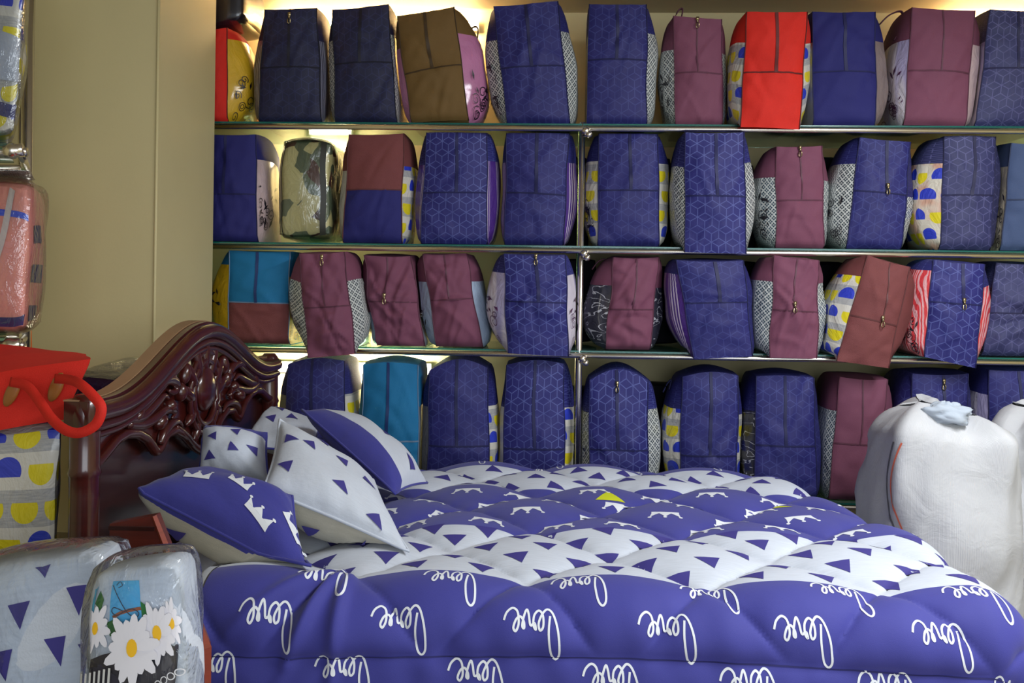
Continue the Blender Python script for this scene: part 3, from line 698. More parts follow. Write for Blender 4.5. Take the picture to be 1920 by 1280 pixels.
# ================================================================== bed
def atX(x, y, X):
    d = ray(x, y); return CO + d*(X/d.x)
WOOD = wood('mahogany_lacquer', (64, 19, 15)); WOODD = wood('dark_mahogany', (50, 17, 13)); BEIGE = simple('beige_edge', (150, 118, 86), 0.6)
XH = -1.155; YN, YF_ = 2.40, 4.05; YC = (YN+YF_)/2; HW = (YF_-YN)/2
def ztop(y):
    a = abs(y-YC)/HW
    return 1.035+0.17*(0.5+0.5*math.cos(math.pi*min(1, a/0.86)))
def strip(zb, zt, x0, x1, y0, y1, n=60):
    """slab between two height curves, thickness x0..x1"""
    m = MB(); vs = []; fs = []
    for i in range(n+1):
        y = lerp(y0, y1, i/n); a, b = zb(y), zt(y)
        vs += [(x1, y, a), (x1, y, b), (x0, y, b), (x0, y, a)]
        if i:
            o = 4*i
            for k in range(4): fs.append((o-4+k, o+k, o+(k+1) % 4, o-4+(k+1) % 4))
    fs += [(3, 2, 1, 0), (4*n, 4*n+1, 4*n+2, 4*n+3)]
    return m.add(vs, fs, [(v[1], v[2]) for v in vs])
bed = empty('wooden_bed', (XH, YC, 0), 'dark mahogany bed with carved arched headboard', 'bed')
hb = empty('headboard', (0, 0, 0), None, None); hb.parent = bed
hb['label'] = 'carved mahogany headboard with arched top'
def hbuild(m, name, mat, smooth=True):
    return m.build(name, mat, hb, smooth)
def zin(y): return ztop(y)-0.085
def zcut(y):
    a = abs(y-YC)/0.30
    return zin(y)-(0.085*math.cos(a*math.pi/2)**0.8 if a < 1 else 0.0)-0.001
hbuild(strip(zin, ztop, XH-0.06, XH, YN, YF_), 'arched_rail', WOOD, False)
hbuild(strip(lambda y: ztop(y)+0.0005, lambda y: ztop(y)+0.004, XH-0.062, XH-0.022, YN, YF_), 'beige_top_edge', BEIGE, False)  # narrow beige strip along the back of the arched top
# scalloped lower edge of the carved panel
sc_px = [(190, 868), (205, 850), (225, 825), (245, 813), (265, 812), (282, 822), (300, 848), (308, 838), (318, 815), (335, 806), (352, 815), (372, 838), (385, 846)]
sc_pts = [atX(x, y, XH) for x, y in sc_px]
sy = [p.y for p in sc_pts]; sz = [p.z for p in sc_pts]
def zsc(y):
    if y > YC: y = 2*YC-y
    return float(np.interp(y, sy, sz))
hbuild(strip(zsc, zcut, XH-0.05, XH-0.018, YN+0.03, YF_-0.03, 90), 'carved_panel', WOOD, False)
hbuild(strip(lambda y: 0.25, lambda y: zsc(y)+0.02, XH-0.058, XH-0.040, YN+0.03, YF_-0.03, 60), 'lower_panel', WOODD, False)
for dz, r_, xo in ((0.030, 0.026, 0.004), (0.066, 0.012, 0.008), (0.088, 0.009, 0.0)):
    hbuild(MB().tube([(XH+xo, lerp(YN+0.02, YF_-0.02, i/80), ztop(lerp(YN, YF_, i/80))-dz) for i in range(81)], r_, 10), 'top_moulding', WOOD)
hbuild(MB().tube([(XH-0.012, y, zsc(y)) for y in np.linspace(YN+0.06, YF_-0.06, 120)], 0.015, 8), 'scallop_moulding', WOOD)
for y in (YN+0.034, YF_-0.034):
    m = MB(); zs_ = [0.02, 0.3, 0.6, 0.80, 0.845, 0.855, 0.87, 0.95, 1.0, 1.035, 1.05]; rs = [0.036, 0.036, 0.036, 0.036, 0.036, 0.041, 0.036, 0.036, 0.037, 0.034, 0.022]
    m.tube([(XH-0.022, y, z) for z in zs_], rs, 16); hbuild(m, 'end_post', WOOD)
# carvings, placed on the front face
XF = XH-0.006
def motif(name, pts, r0, r1, mirror=True, flat=1.0):
    P = spline([tuple(atX(x, y, XF)) for x, y in pts], 5); n = len(P)
    R_ = [lerp(r0, r1, (i/(n-1)))*(0.35+0.65*math.sin(math.pi*min(1, 0.12+0.88*i/(n-1)))) for i in range(n)]
    for k in range(2 if mirror else 1):
        Q = P if k == 0 else [(a, 2*YC-b, c) for a, b, c in P]
        hbuild(MB().tube(Q, R_, 9), name, WOOD)
def lump(name, cx, cy, ry, rz, rot=0.0, mirror=True, rx=0.022):
    c = atX(cx, cy, XF)
    for k in range(2 if mirror else 1):
        y = c.y if k == 0 else 2*YC-c.y; rr = rot if k == 0 else -rot
        hbuild(MB().ball((XF, y, c.z), rx, ry, rz, 14, 10, Matrix.Rotation(rr, 3, 'X')), name, WOOD)
cc_ = Vector((XF, YC, 0.985))
hbuild(MB().ball(cc_, 0.030, 0.075, 0.075, 20, 12), 'cartouche', WOOD)
for a_, b_, r_ in ((0.105, 0.105, 0.011), (0.135, 0.135, 0.009)):
    hbuild(MB().tube([(XF+0.004, YC+a_*math.cos(t), cc_.z-0.01+b_*math.sin(t)) for t in np.linspace(0, 2*math.pi, 40)[:-1]], r_, 8, closed=True), 'cartouche_ring', WOOD)
for k in range(7):
    a = math.radians(-66+22*k); L_ = 0.175-0.012*abs(k-3)
    hbuild(MB().ball((XF, YC+L_*math.sin(a)*1.15, cc_.z-0.06+L_*math.cos(a)), 0.018, 0.022, 0.062, 12, 9, Matrix.Rotation(-a, 3, 'X')), 'shell_petal', WOOD)
for k in range(5):
    a = math.radians(120+30*k); hbuild(MB().ball((XF, YC+0.14*math.sin(a), cc_.z-0.01+0.14*math.cos(a)), 0.016, 0.016, 0.04, 10, 8, Matrix.Rotation(-a, 3, 'X')), 'shell_petal', WOOD)
motif('scroll_carving', [(226, 776), (250, 766), (275, 740), (298, 716), (318, 711), (330, 722), (326, 735), (316, 732)], 0.026, 0.016)
motif('scroll_carving', [(236, 786), (262, 782), (285, 762), (306, 742), (316, 748)], 0.020, 0.012)
motif('scroll_carving', [(240, 796), (268, 796), (292, 782), (310, 768), (328, 772), (322, 784)], 0.018, 0.012)
motif('leaf_carving', [(300, 832), (306, 812), (318, 796), (334, 790), (342, 800)], 0.018, 0.010)
motif('leaf_carving', [(330, 800), (348, 815), (362, 832), (380, 838)], 0.012, 0.010)
for q in ((300, 790, 0.03, 0.022, 0.5), (318, 760, 0.022, 0.02, 0.2), (338, 735, 0.02, 0.03, 0), (345, 700, 0.02, 0.035, -0.3), (255, 776, 0.03, 0.014, 0.6)):
    lump('leaf_carving', *q)
for y in (YN+0.05, YF_-0.16):
    MB().box((XH, y, 0.18), (0.80, y+0.02, 0.36)).build('side_rail', WOODD, bed, False)
    MB().box((0.745, y-0.02, 0), (0.805, y+0.04, 0.34)).build('leg', WOODD, bed, False)
MB().box((0.78, YN+0.03, 0.18), (0.80, YF_-0.07, 0.36)).build('foot_rail', WOODD, bed, False)
mt = MB().box((-1.13, YN+0.06, 0.361), (0.78, YF_-0.16, 0.555)).build('mattress', simple('mattress_ticking', (200, 205, 214), 0.8), smooth=False)
tag(mt, 'plain mattress under the navy and grey comforter', 'mattress')

# ------------------------------------------------------------------ comforter
GREYW = (203, 210, 222); NAVYD = (58, 59, 142)
def cloth_bands():
    t = NT('comforter_print')
    nv = s2l(NAVYD); gw = s2l(GREYW)
    fib = t.noise(t.map(t.uvn, (18, 200, 1)), 1.0, 3)
    g = t.mix(fib, scale3(gw, 0.80), scale3(gw, 1.10)); n_ = t.mix(t.noise(t.uvn, 5, 3), scale3(nv, 0.88), scale3(nv, 1.14))
    a = t.m_('MULTIPLY', t.m_('GREATER_THAN', t.v, 0.02), t.m_('LESS_THAN', t.v, 0.48))
    b = t.m_('MULTIPLY', t.m_('GREATER_THAN', t.v, 1.11), t.m_('LESS_THAN', t.v, 1.47))
    t.bump(t.m_('ADD', t.noise(t.uvn, 500, 1), t.m_('MULTIPLY', t.noise(t.uvn, 30, 3), 2)), 0.15, 0.002)
    return t.fin(t.mix(t.m_('ADD', a, b), n_, g), 0.72, spec=0.35, sheen=0.15)
PR0, PR1, QR0, QR1 = -0.84, 1.62, -0.56, 2.0
NPp, NQq = 322, 341
pp, qq = np.meshgrid(np.linspace(PR0, PR1, NPp), np.linspace(QR0, QR1, NQq), indexing='ij')
ZT = 0.600; Y0 = 2.42; QT = 1.52
sm = np.clip((qq-0.40)/1.12, 0, 1); plim = 0.985-0.185*sm*sm*(3-2*sm)
pc = np.minimum(pp, plim); dp = pp-pc; qc = np.clip(qq, 0, QT); dq = qq-qc
dd = np.hypot(dp, dq)+1e-9; R0 = 0.13
an = np.minimum(dd/R0, math.pi/2); ov = np.maximum(0, dd-R0*math.pi/2)
out = R0*np.sin(an)+0.06*ov; down = R0*(1-np.cos(an))+ov
G = np.stack([pc+out*dp/dd, Y0+qc+out*dq/dd, ZT-down], -1)
def normals(G):
    a = np.gradient(G, axis=0); b = np.gradient(G, axis=1); n = np.cross(a, b); return n/(np.linalg.norm(n, axis=-1, keepdims=True)+1e-12)
N0 = normals(G)
wq = 0.02*np.sin(pp*5.1)
aa = (pp+0.07)/0.43+(qq-0.02+wq)/0.5; bb = (pp+0.07)/0.43-(qq-0.02+wq)/0.5
fa = np.abs(np.sin(math.pi*aa)); fb = np.abs(np.sin(math.pi*bb))
puff = (fa*fb+1e-6)**0.42
qs = -0.20+0.012*np.sin(pp*3.0+1)
near = 1/(1+np.exp((qq-qs)/0.004))            # 1 below the border seam
sd_ = np.abs(qq-qs)
edge = 1-np.exp(-(sd_/0.024))
amp = 0.034+0.005/(1+np.exp(-(qq-0.06)/0.03))
H = (1-near)*amp*puff*edge + near*0.026*edge*(0.8+0.2*np.sin(pp*4))
seamd = np.minimum(np.minimum(fa, fb), np.where(sd_ < 0.1, sd_*10, 1))
H += 0.0045*vn(pp*62, qq*9, 0, 1.0)*np.exp(-sd_/0.07)*(qq < 0.03)
H += 0.003*vn(aa*21, bb*4, 0, 2.0)*np.exp(-fb/0.35)+0.003*vn(bb*21, aa*4, 0, 4.0)*np.exp(-fa/0.35)
H += 0.006*vn(pp*5, qq*6, 0, 6.0)
# gathered fold where the corner is pulled under the pillow
for (p1, q1, p2, q2, am, wd) in ((-0.52, 0.02, -0.62, -0.22, 0.022, 0.014), (-0.50, 0.0, -0.52, -0.45, 0.018, 0.016), (-0.54, 0.03, -0.76, -0.16, 0.014, 0.014), (-0.53, -0.02, -0.70, -0.42, 0.010, 0.018)):
    ex, ey = p2-p1, q2-q1; L2 = ex*ex+ey*ey; tt = np.clip(((pp-p1)*ex+(qq-q1)*ey)/L2, 0, 1)
    dl = np.hypot(pp-p1-tt*ex, qq-q1-tt*ey); H += am*np.exp(-(dl/wd)**2)*(1-0.6*tt)
# drop towards the head where the pillows press
H -= 0.02*np.exp(-((pp+0.70)/0.22)**2)*(qq > 0.05)
G = G+N0*H[..., None]
NG = normals(G)
def dfn(p, q):
    x = (p-PR0)/(PR1-PR0)*(NPp-1); y = (q-QR0)/(QR1-QR0)*(NQq-1)
    i = int(min(max(0, math.floor(x)), NPp-2)); j = int(min(max(0, math.floor(y)), NQq-2)); fx, fy = x-i, y-j
    g = G[i, j]*(1-fx)*(1-fy)+G[i+1, j]*fx*(1-fy)+G[i, j+1]*(1-fx)*fy+G[i+1, j+1]*fx*fy
    n = NG[i, j]*(1-fx)*(1-fy)+NG[i+1, j]*fx*(1-fy)+NG[i, j+1]*(1-fx)*fy+NG[i+1, j+1]*fx*fy
    return g, n
duv = empty('comforter', (0, Y0+0.7, 0.4), 'navy and pale grey quilted comforter printed with love, triangles and crowns', 'comforter')
m = MB(); vs = G.reshape(-1, 3).tolist(); uvs = np.stack([pp, qq], -1).reshape(-1, 2).tolist()
fs = [(i*NQq+j, (i+1)*NQq+j, (i+1)*NQq+j+1, i*NQq+j+1) for i in range(NPp-1) for j in range(NQq-1)]
m.add(vs, fs, uvs); m.build('quilted_cover', cloth_bands(), duv)
# pale lining turned out along the open head edge
lg = MB(); lg.grid(lambda u, v: Vector(G[0, int(round(v*(NQq-1)))])+Vector((-0.004-0.030*math.sin(math.pi*u/2), 0.012*u+0.02*u*u, -0.010*u)), 4, 110, uvf=lambda u, v: (u*0.05, v*2.5))
lg.build('lining_edge', fabric('pale_lining', GREYW), duv)
PW = simple('white_print', (226, 230, 236), 0.7, nz=0.03); PN = simple('navy_print', (60, 54, 132), 0.7, nz=0.05); PY = simple('yellow_print', (206, 214, 30), 0.7, nz=0.03)
def dprint(shapes, name, mat, off=0.0011):
    mb = MB()
    for V, Fc in shapes:
        P = []
        for u, v in V:
            g, n = dfn(u, v); P.append(g+n*off)
        mb.add(P, Fc, V)
    return mb.build(name, mat, duv)
LOVE = [(0.22, 0.14), (0.24, 0.50), (0.19, 0.88), (0.10, 1.0), (0.03, 0.86), (0.06, 0.45), (0.16, 0.10), (0.27, -0.01), (0.37, 0.10), (0.44, 0.30), (0.41, 0.43), (0.35, 0.36), (0.36, 0.14),
        (0.44, 0.03), (0.53, 0.14), (0.54, 0.34), (0.49, 0.42), (0.52, 0.30), (0.60, 0.34), (0.64, 0.12), (0.68, 0.02), (0.73, 0.16), (0.76, 0.36), (0.72, 0.40), (0.73, 0.28), (0.80, 0.18), (0.88, 0.24),
        (0.93, 0.40), (0.88, 0.46), (0.83, 0.32), (0.86, 0.08), (0.96, 0.0), (1.07, 0.10), (1.12, 0.26)]
def love(p, q, sx=0.118, sy=0.098):
    # upside down as seen from the near side: word runs towards the headboard
    pts = [(p-x*sx, q-y*sy) for x, y in spline(LOVE, 5)]
    return [ribbon2(pts, 0.0050)]
for q, p0, n0, n1 in ((0.012, -0.185, -1, 4), (-0.095, -0.293, -1, 5), (-0.20, -0.11, -2, 4), (-0.305, -0.29, -1, 4)):
    for k in range(n0, n1+1):
        dprint(love(p0+0.309*k, q), 'love_print', PW)
for q in (1.585,):
    for k in range(-1, 5):
        p = -0.28+0.309*k
        if p < 1.05: dprint(love(p, q), 'love_print', PW)
def tri2(cx, cy, s, ang):
    c, d = math.cos(ang), math.sin(ang)
    return subtri(*[(cx+a*c-b*d, cy+a*d+b*c) for a, b in ((-s*0.55, s*0.45), (s*0.55, s*0.45), (0.05*s, -s*0.65))], 4)
rnd = random.Random(4)
for k, q in enumerate((0.075, 0.175, 0.275, 0.375, 0.455)):
    for j in range(-6, 12):
        p = 0.17*j+(0.085 if k % 2 else 0)+rnd.uniform(-0.01, 0.01)-0.02
        if -0.78 < p < 1.28: dprint([tri2(p, q, 0.062, rnd.uniform(-0.12, 0.12)+0.15)], 'triangle_print', PN)
for k, q in enumerate((1.16, 1.255, 1.35, 1.43)):
    for j in range(-6, 12):
        p = 0.17*j+(0.085 if k % 2 else 0)+rnd.uniform(-0.015, 0.015)
        if -0.5 < p < 1.15: dprint([tri2(p, q, 0.062, math.pi+rnd.uniform(-0.3, 0.3))], 'triangle_print', PN)
def crown2(cx, cy, s, ang, st=1.0):
    c, d = math.cos(ang), math.sin(ang)
    T = lambda V: [(cx+(a-0.5)*s*c-(b-0.25)*s*d, cy+((a-0.5)*s*d+(b-0.25)*s*c)*st) for a, b in V]
    sh = []
    for tri in (((0, 0), (1, 0), (1, 0.22)), ((0, 0), (1, 0.22), (0, 0.22)), ((0, 0.22), (0.26, 0.22), (-0.06, 0.58)), ((0.30, 0.22), (0.70, 0.22), (0.5, 0.60)), ((0.74, 0.22), (1, 0.22), (1.06, 0.58))):
        V, Fc = subtri(*tri, 3); sh.append((T(V), Fc))
    for q in ((-0.06, 0.60), (0.5, 0.63), (1.06, 0.60)):
        V, Fc = disc2(q, 0.075, 0.075, 10); sh.append((T(V), Fc))
    V, Fc = sh[0]; return sh
for k, q in enumerate((0.55, 0.70, 0.85, 1.0)):
    for j in range(-4, 9):
        p = 0.215*j+(0.107 if k % 2 else 0)+rnd.uniform(-0.02, 0.02)
        if -0.62 < p < 1.2: dprint(crown2(p, q, 0.085, math.pi+rnd.uniform(-0.15, 0.15)), 'crown_print', PW)
dprint([tri2(0.18, 0.93, 0.09, math.pi)], 'yellow_patch_print', PY); dprint([tri2(0.74, 0.9, 0.06, math.pi)], 'yellow_patch_print', PY)

THR = simple('seam_shade_thread', (34, 34, 96), 0.8)  # stitch darker than the cloth: the seam's shading put into its colour
dprint([ribbon2([(x, -0.20+0.012*math.sin(x*3.0+1)) for x in np.linspace(PR0+0.01, 1.5, 260)], 0.0035)], 'border_stitch_shade', THR, 0.0012)
# ------------------------------------------------------------------ pillows
MG = None
def pillow_cloth(kind):
    k = 'pil'+kind
    if k not in _M:
        t = NT('pillow_'+kind); nv = s2l(NAVYD); gw = s2l(GREYW if not kind.startswith('under') else (176, 172, 158))  # underside grey mixed darker and warmer, its shade painted into the cloth
        fib = t.noise(t.map(t.uvn, (14, 120, 1)), 1.0, 3); g = t.mix(fib, scale3(gw, 0.84), scale3(gw, 1.08))
        n_ = t.mix(t.noise(t.uvn, 6, 3), scale3(nv, 0.9), scale3(nv, 1.12))
        t.bump(t.m_('ADD', t.noise(t.uvn, 300, 1), t.m_('MULTIPLY', t.noise(t.uvn, 16, 3), 3)), 0.2, 0.003)
        if kind == 'navy': col = n_
        elif kind == 'underborder': col = t.mix(t.m_('LESS_THAN', t.v, 0.014), g, n_)
        elif kind == 'border': col = t.mix(t.m_('LESS_THAN', t.v, 0.20), g, n_)
        elif kind == 'topborder': col = t.mix(t.m_('GREATER_THAN', t.v, 0.82), g, n_)
        else: col = g
        _M[k] = t.fin(col, 0.75, spec=0.3, sheen=0.15)
    return _M[k]
def pillow(label, A, B, C, D_, hu, hd, top, under, prints=(), uprints=(), seed=0.0, sag=0.0, pinch=0.06, trim=None, fwd=0.0):
    a, b, c, d = (atY(*q) for q in (A, B, C, D_)); cen = (a+b+c+d)/4
    n = (b-a).cross(d-a).normalized()
    if n.z < 0: n = -n
    nb = (n+Vector((0, fwd, 0))).normalized()
    def base(u, v):
        U, V = 2*u-1, 2*v-1
        uu = 0.5+0.5*U*(1-pinch*(1-V*V)); vv = 0.5+0.5*V*(1-pinch*(1-U*U))
        return lerp(lerp(a, b, uu), lerp(d, c, uu), vv)+Vector((0, 0, -sag*(1-U*U)*(1-V*V)))
    def g(u, v):
        U, V = min(1, abs(2*u-1)), min(1, abs(2*v-1)); return ((1-U**2.4)*(1-V**2.4))**0.55
    def wr(u, v): return 0.006*vn(u*11, v*9, 0, seed)*g(u, v)+0.004*vn(u*30+v*14, v*6-u*5, 0, seed+1)*(1-g(u, v))*min(1, 4*g(u, v))
    def floor_(p):
        p.x = max(p.x, XH+0.055); q = p.y-Y0
        if q < 0: q = -0.13*math.asin(min(1, -q/0.13))
        if PR0-0.06 < p.x < 0.9 and -0.18 < q < 1.5: p.z = max(p.z, dfn(max(PR0, p.x), q)[0][2]+0.014)
        return p
    ft = lambda u, v: floor_(base(u, v)+n*(hu*g(u, v)+wr(u, v)))+Vector((0, 0, 0.006*g(u, v)))
    fb = lambda u, v: floor_(base(u, v)-nb*(hd*g(u, v)+wr(u, v)))
    r = empty('pillow', cen, label, 'pillow', 'pillows piled at the headboard')
    MB().grid(ft, 34, 34).build('pillow_top', pillow_cloth(top), r); MB().grid(fb, 30, 30).build('pillow_underside', pillow_cloth(under), r)
    rim = []
    for k in range(4):
        for i in range(14):
            t = i/14; rim.append(floor_(base(*((t, 0), (1, t), (1-t, 1), (0, 1-t))[k])))
    MB().tube(rim, 0.0045, 6, closed=True).build('seam_edge', trim or pillow_cloth('navy'), r)
    for sh, mt_, nm in prints: decal(md := MB(), sh, ft, 0.002 if n.dot((ft(0.51, 0.5)-ft(0.5, 0.5)).cross(ft(0.5, 0.51)-ft(0.5, 0.5))) > 0 else -0.002); md.build(nm, mt_, r)
    for sh, mt_, nm in uprints: decal(md := MB(), sh, fb, -0.006 if n.dot((ft(0.51, 0.5)-ft(0.5, 0.5)).cross(ft(0.5, 0.51)-ft(0.5, 0.5))) > 0 else 0.006); md.build(nm, mt_, r)
    return r
def tris(spots, s=0.13): return [([tri2(u, v, s, a)], PN, 'triangle_print') for u, v, a in spots]
def crowns(spots, s=0.2): return [(crown2(u, v, s, a, 1.7), PW, 'crown_print') for u, v, a in spots]
pillow('pale grey triangle pillow with navy hem leaning against the headboard', (372, 890, 2.96), (505, 905, 2.95), (500, 812, 3.10), (378, 798, 3.08), 0.07, 0.05, 'topborder', 'under', tris([(0.25, 0.55, 0.4), (0.6, 0.7, 0.2), (0.55, 0.35, 3.3), (0.85, 0.4, 0.3), (0.2, 0.2, 1.0)], 0.15), seed=1)
pillow('rumpled grey pillow wedged behind the front pillows by the carved headboard', (452, 838, 3.42), (590, 850, 3.50), (600, 800, 3.9), (482, 762, 3.86), 0.06, 0.05, 'topborder', 'under', tris([(0.3, 0.4, 0.4), (0.6, 0.5, 1.2), (0.4, 0.7, 0.2)], 0.15), seed=2)
pillow('pale pillow with wide navy ruffled border lying farthest across the bed', (566, 768, 3.45), (742, 926, 3.08), (801, 905, 3.42), (640, 790, 3.80), 0.085, 0.06, 'border', 'navy', tris([(0.55, 0.55, 0.3), (0.75, 0.8, 0.6), (0.3, 0.6, 0.2), (0.9, 0.55, 0.4)], 0.13), seed=3)
pillow('pale grey triangle pillow leaning over the navy crown pillow', (492, 918, 2.70), (766, 1034, 2.62), (700, 900, 3.04), (524, 786, 3.04), 0.065, 0.12, 'grey', 'under',
       tris([(0.12, 0.25, 0.3), (0.30, 0.62, 0.5), (0.45, 0.85, 0.3), (0.55, 0.22, 0.6), (0.8, 0.10, 2.6), (0.83, 0.55, 1.2), (0.12, 0.62, 1.5), (0.6, 0.6, 0.2)], 0.11), tris([(0.4, 0.08, 0.8), (0.72, 0.07, 0.3)], 0.10), seed=4, trim=pillow_cloth('grey'), fwd=0.7)
pillow('navy crown-print pillow with grey underside at the near bed corner', (247, 915, 2.58), (584, 1094, 2.42), (548, 930, 2.66), (352, 888, 2.80), 0.07, 0.115, 'navy', 'underborder',
       crowns([(0.24, 0.40, 0.2), (0.52, 0.52, -0.25), (0.68, 0.22, -0.45), (0.93, 0.38, -1.0)], 0.16), tris([(0.30, 0.075, 0.8)], 0.10), seed=5, fwd=0.35)

def press(lower, upper):
    """the lower pillow gives way under the one lying on it"""
    from mathutils.bvhtree import BVHTree
    V = []; Fc = []
    for c, off in world_verts(upper):
        b0 = len(V); V += [v.co+off for v in c.data.vertices]; Fc += [[i+b0 for i in p.vertices] for p in c.data.polygons]
    T = BVHTree.FromPolygons(V, Fc); up, dn = Vector((0, 0, 1)), Vector((0, 0, -1))
    for c, off in world_verts(lower):
        for v in c.data.vertices:
            w_ = v.co+off; hit = T.ray_cast(Vector((w_.x, w_.y, -1)), up)          # underside of the upper pillow
            if hit[0] is not None and w_.z > hit[0].z-0.012:
                v.co.z = hit[0].z-0.012-off.z
            elif hit[0] is None:
                nr = T.find_nearest(w_, 0.016)
                if nr[0] is not None and w_.z > nr[0].z-0.012: v.co.z = nr[0].z-0.012-off.z
PIL = {o.name: o for o in bpy.data.objects if o.name.startswith('pillow') and o.type == 'EMPTY'}
press(PIL['pillow.004'], PIL['pillow.003'])
# ================================================================== sacks at the foot of the bed
def sack_cloth():
    t = NT('woven_polypropylene'); c = s2l((192, 193, 196))
    wv = t.n.new('ShaderNodeTexWave'); t.t.links.new(t.uvn, wv.inputs[0]); wv.inputs['Scale'].default_value = 90
    t.bump(t.m_('ADD', t.m_('MULTIPLY', wv.outputs['Fac'], 0.3), t.m_('MULTIPLY', t.noise(t.obj, 9, 5, 0.6, 0.8), 4)), 0.35, 0.006)
    return t.fin(t.mix(t.noise(t.obj, 4, 4), scale3(c, 0.9), scale3(c, 1.08)), 0.45, spec=0.5)
SACK = sack_cloth()
def sack(label, cx, cy, rx, ry, h, seed, stripes, waist=0.0):
    r = empty('woven_sack', (cx, cy, 0), label, 'sack', 'white woven sacks at the foot of the bed')
    def f(u, t):
        th = 2*math.pi*u; ex = 0.72
        ca, sa = math.cos(th), math.sin(th)
        x = math.copysign(abs(ca)**ex, ca); y = math.copysign(abs(sa)**ex, sa)
        k = 0.90+0.15*math.sin(math.pi*min(1, t*1.05))-waist*math.exp(-((t-0.70)/0.07)**2)
        if t > 0.86: k *= math.sqrt(max(0.0, 1-0.80*((t-0.86)/0.14)**2))
        if t < 0.06: k *= 0.9+0.1*t/0.06
        fold = 0.020*vn(th*5+seed, t*6, 0, seed)*(0.25+1.5*t*t)+0.018*vn(th*9+t*7, t*9+seed, 0, seed+2)*t**2+0.010*vn(th*3, t*14, 0, seed+5)+0.008*(1-abs(vn(th*7-t*16, t*8, 0, seed+8)))**3
        z = h*(t-0.03*max(0, t-0.85)/0.15*(1+x)+0.035*max(0, t-0.7)/0.3*vn(th*3, 1, 0, seed+3))
        return Vector((cx+x*(rx*k+fold), cy+y*(ry*k+fold), z))
    MB().grid(f, 72, 60, uvf=lambda u, t: (u*1.6, t*h)).build('sack_cloth', SACK, r)
    nk = MB(); tc_ = sum((f(i/12, 1.0) for i in range(12)), Vector())/12
    nk.grid(lambda u, v: lerp(f(u, 1.0), tc_+Vector((0, 0, -0.02)), v)+Vector((0, 0, 0.03*abs(vn(u*38, v*7, 0, seed))*math.sin(math.pi*(0.12+0.88*v)))), 48, 6)
    nk.build('gathered_mouth', SACK, r)
    for (u0, rgb, w_) in stripes:
        sm_ = MB(); decal(sm_, [ribbon2([(u0-0.03*math.sin(math.pi*min(1, max(0, (i/30*0.62+0.26)-0.55)/0.33)), 0.26+0.60*i/30) for i in range(31)], w_)], f, 0.002)
        sm_.build('woven_stripe', simple('stripe_%d' % rgb[0], rgb, 0.6), r)
    return r, f
r1, sf1 = sack('large white woven sack with grey and orange stripes beside the comforter', 1.39, 3.69, 0.245, 0.24, 0.945, 1.0, ((0.605, (110, 108, 110), 0.007), (0.63, (226, 112, 84), 0.005)))
cl = MB(); cq = atY(1772, 776, 3.56)
def crum(u, v):
    th, ph = 2*math.pi*u, math.pi*v; k_ = 1+0.22*vn(th*3, ph*4, 0, 3)+0.12*vn(th*8, ph*9, 0, 5)
    return cq+Vector((0.085*k_*math.sin(ph)*math.cos(th), 0.06*k_*math.sin(ph)*math.sin(th), 0.04*k_*math.cos(ph)))
cl.grid(crum, 40, 22)
cl.build('cloth_showing', fabric('pale_blue_cloth', (176, 186, 198)), r1)
sack('second white woven sack drawn in at the waist beside the large striped sack', 1.885, 3.93, 0.205, 0.19, 0.90, 2.3, ((0.47, (214, 120, 100), 0.006),), waist=0.16)

# ================================================================== things by the headboard
def softthing(name, label, cat, corners, mat, bul=0.03, seed=0, film=0.0, part='pack_body', n=14, group=None):
    c, P = soft_box(corners, bul=bul, seed=seed); cen = sum(c, Vector())/8
    lo = Vector((cen.x, cen.y, min(q.z for q in c)))
    r = empty(name, lo, label, cat, group); soft_mesh(c, P, n).build(part, mat, r)
    if film:
        c2 = [cen+(q-cen)*(1+film)+((q-cen).normalized()*0.012) for q in c]
        for q in range(8): c2[q].z = max(c2[q].z, lo.z-0.004) if c[q].z < cen.z else c2[q].z
        _, P2 = soft_box(c2, bul=bul+0.004, seed=seed+5); soft_mesh(c2, P2, n).build('clear_wrap', clear_film(), r)
    return r, c, P
# low bench that carries the goods by the headboard
bn = empty('low_bench', (-1.75, 2.1, 0), 'low wooden bench under the goods by the headboard', 'bench')
MB().box((-2.3, 2.36, 0.56), (-1.235, 2.84, 0.60)).build('bench_top', WOODD, bn, False)
for x in (-2.26, -1.30):
    for y in (2.40, 2.77): MB().box((x, y, 0), (x+0.05, y+0.05, 0.56)).build('leg', WOODD, bn, False)
# red topped bag
RED = MAT['r']
YB = 2.48
cR = [atY(-80, 1075, YB), atY(104, 1075, YB), atY(118, 800, YB), atY(-80, 830, YB)]
for q in cR[:2]: q.z = 0.605
cB = [q+Vector((-0.20, 0.34, 0)) for q in cR]
r, c, P = softthing('shopping_bag', 'big red-topped carrier bag with blue and yellow dots beside the headboard', 'bag', cR+cB, win('dots'), bul=0.02, seed=2, part='printed_body')
tb = [atY(-80, 828, YB-0.012), atY(124, 795, YB-0.012), atY(171, 676, YB+0.01), atY(-80, 716, YB+0.01)]
tb += [tb[0]+Vector((-0.2, 0.36, 0)), tb[1]+Vector((-0.2, 0.36, 0)), atY(165, 668, YB+0.34), atY(-80, 640, YB+0.34)]
_, P2 = soft_box(tb, bul=0.010, seed=6, rnd=0.01); soft_mesh([Vector(q) for q in tb], P2, 12).build('red_top', RED, r)
hp = [atY(*q) for q in ((104, 716, 2.455), (128, 718, 2.40), (150, 726, 2.34), (176, 750, 2.31), (190, 772, 2.30), (180, 802, 2.30), (150, 818, 2.30), (122, 812, 2.31), (96, 790, 2.34), (72, 755, 2.38), (50, 730, 2.42), (20, 722, 2.455))]
st = MB(); sp_ = [Vector(q) for q in spline([tuple(q) for q in hp], 6)]
V_ = []; F_ = []
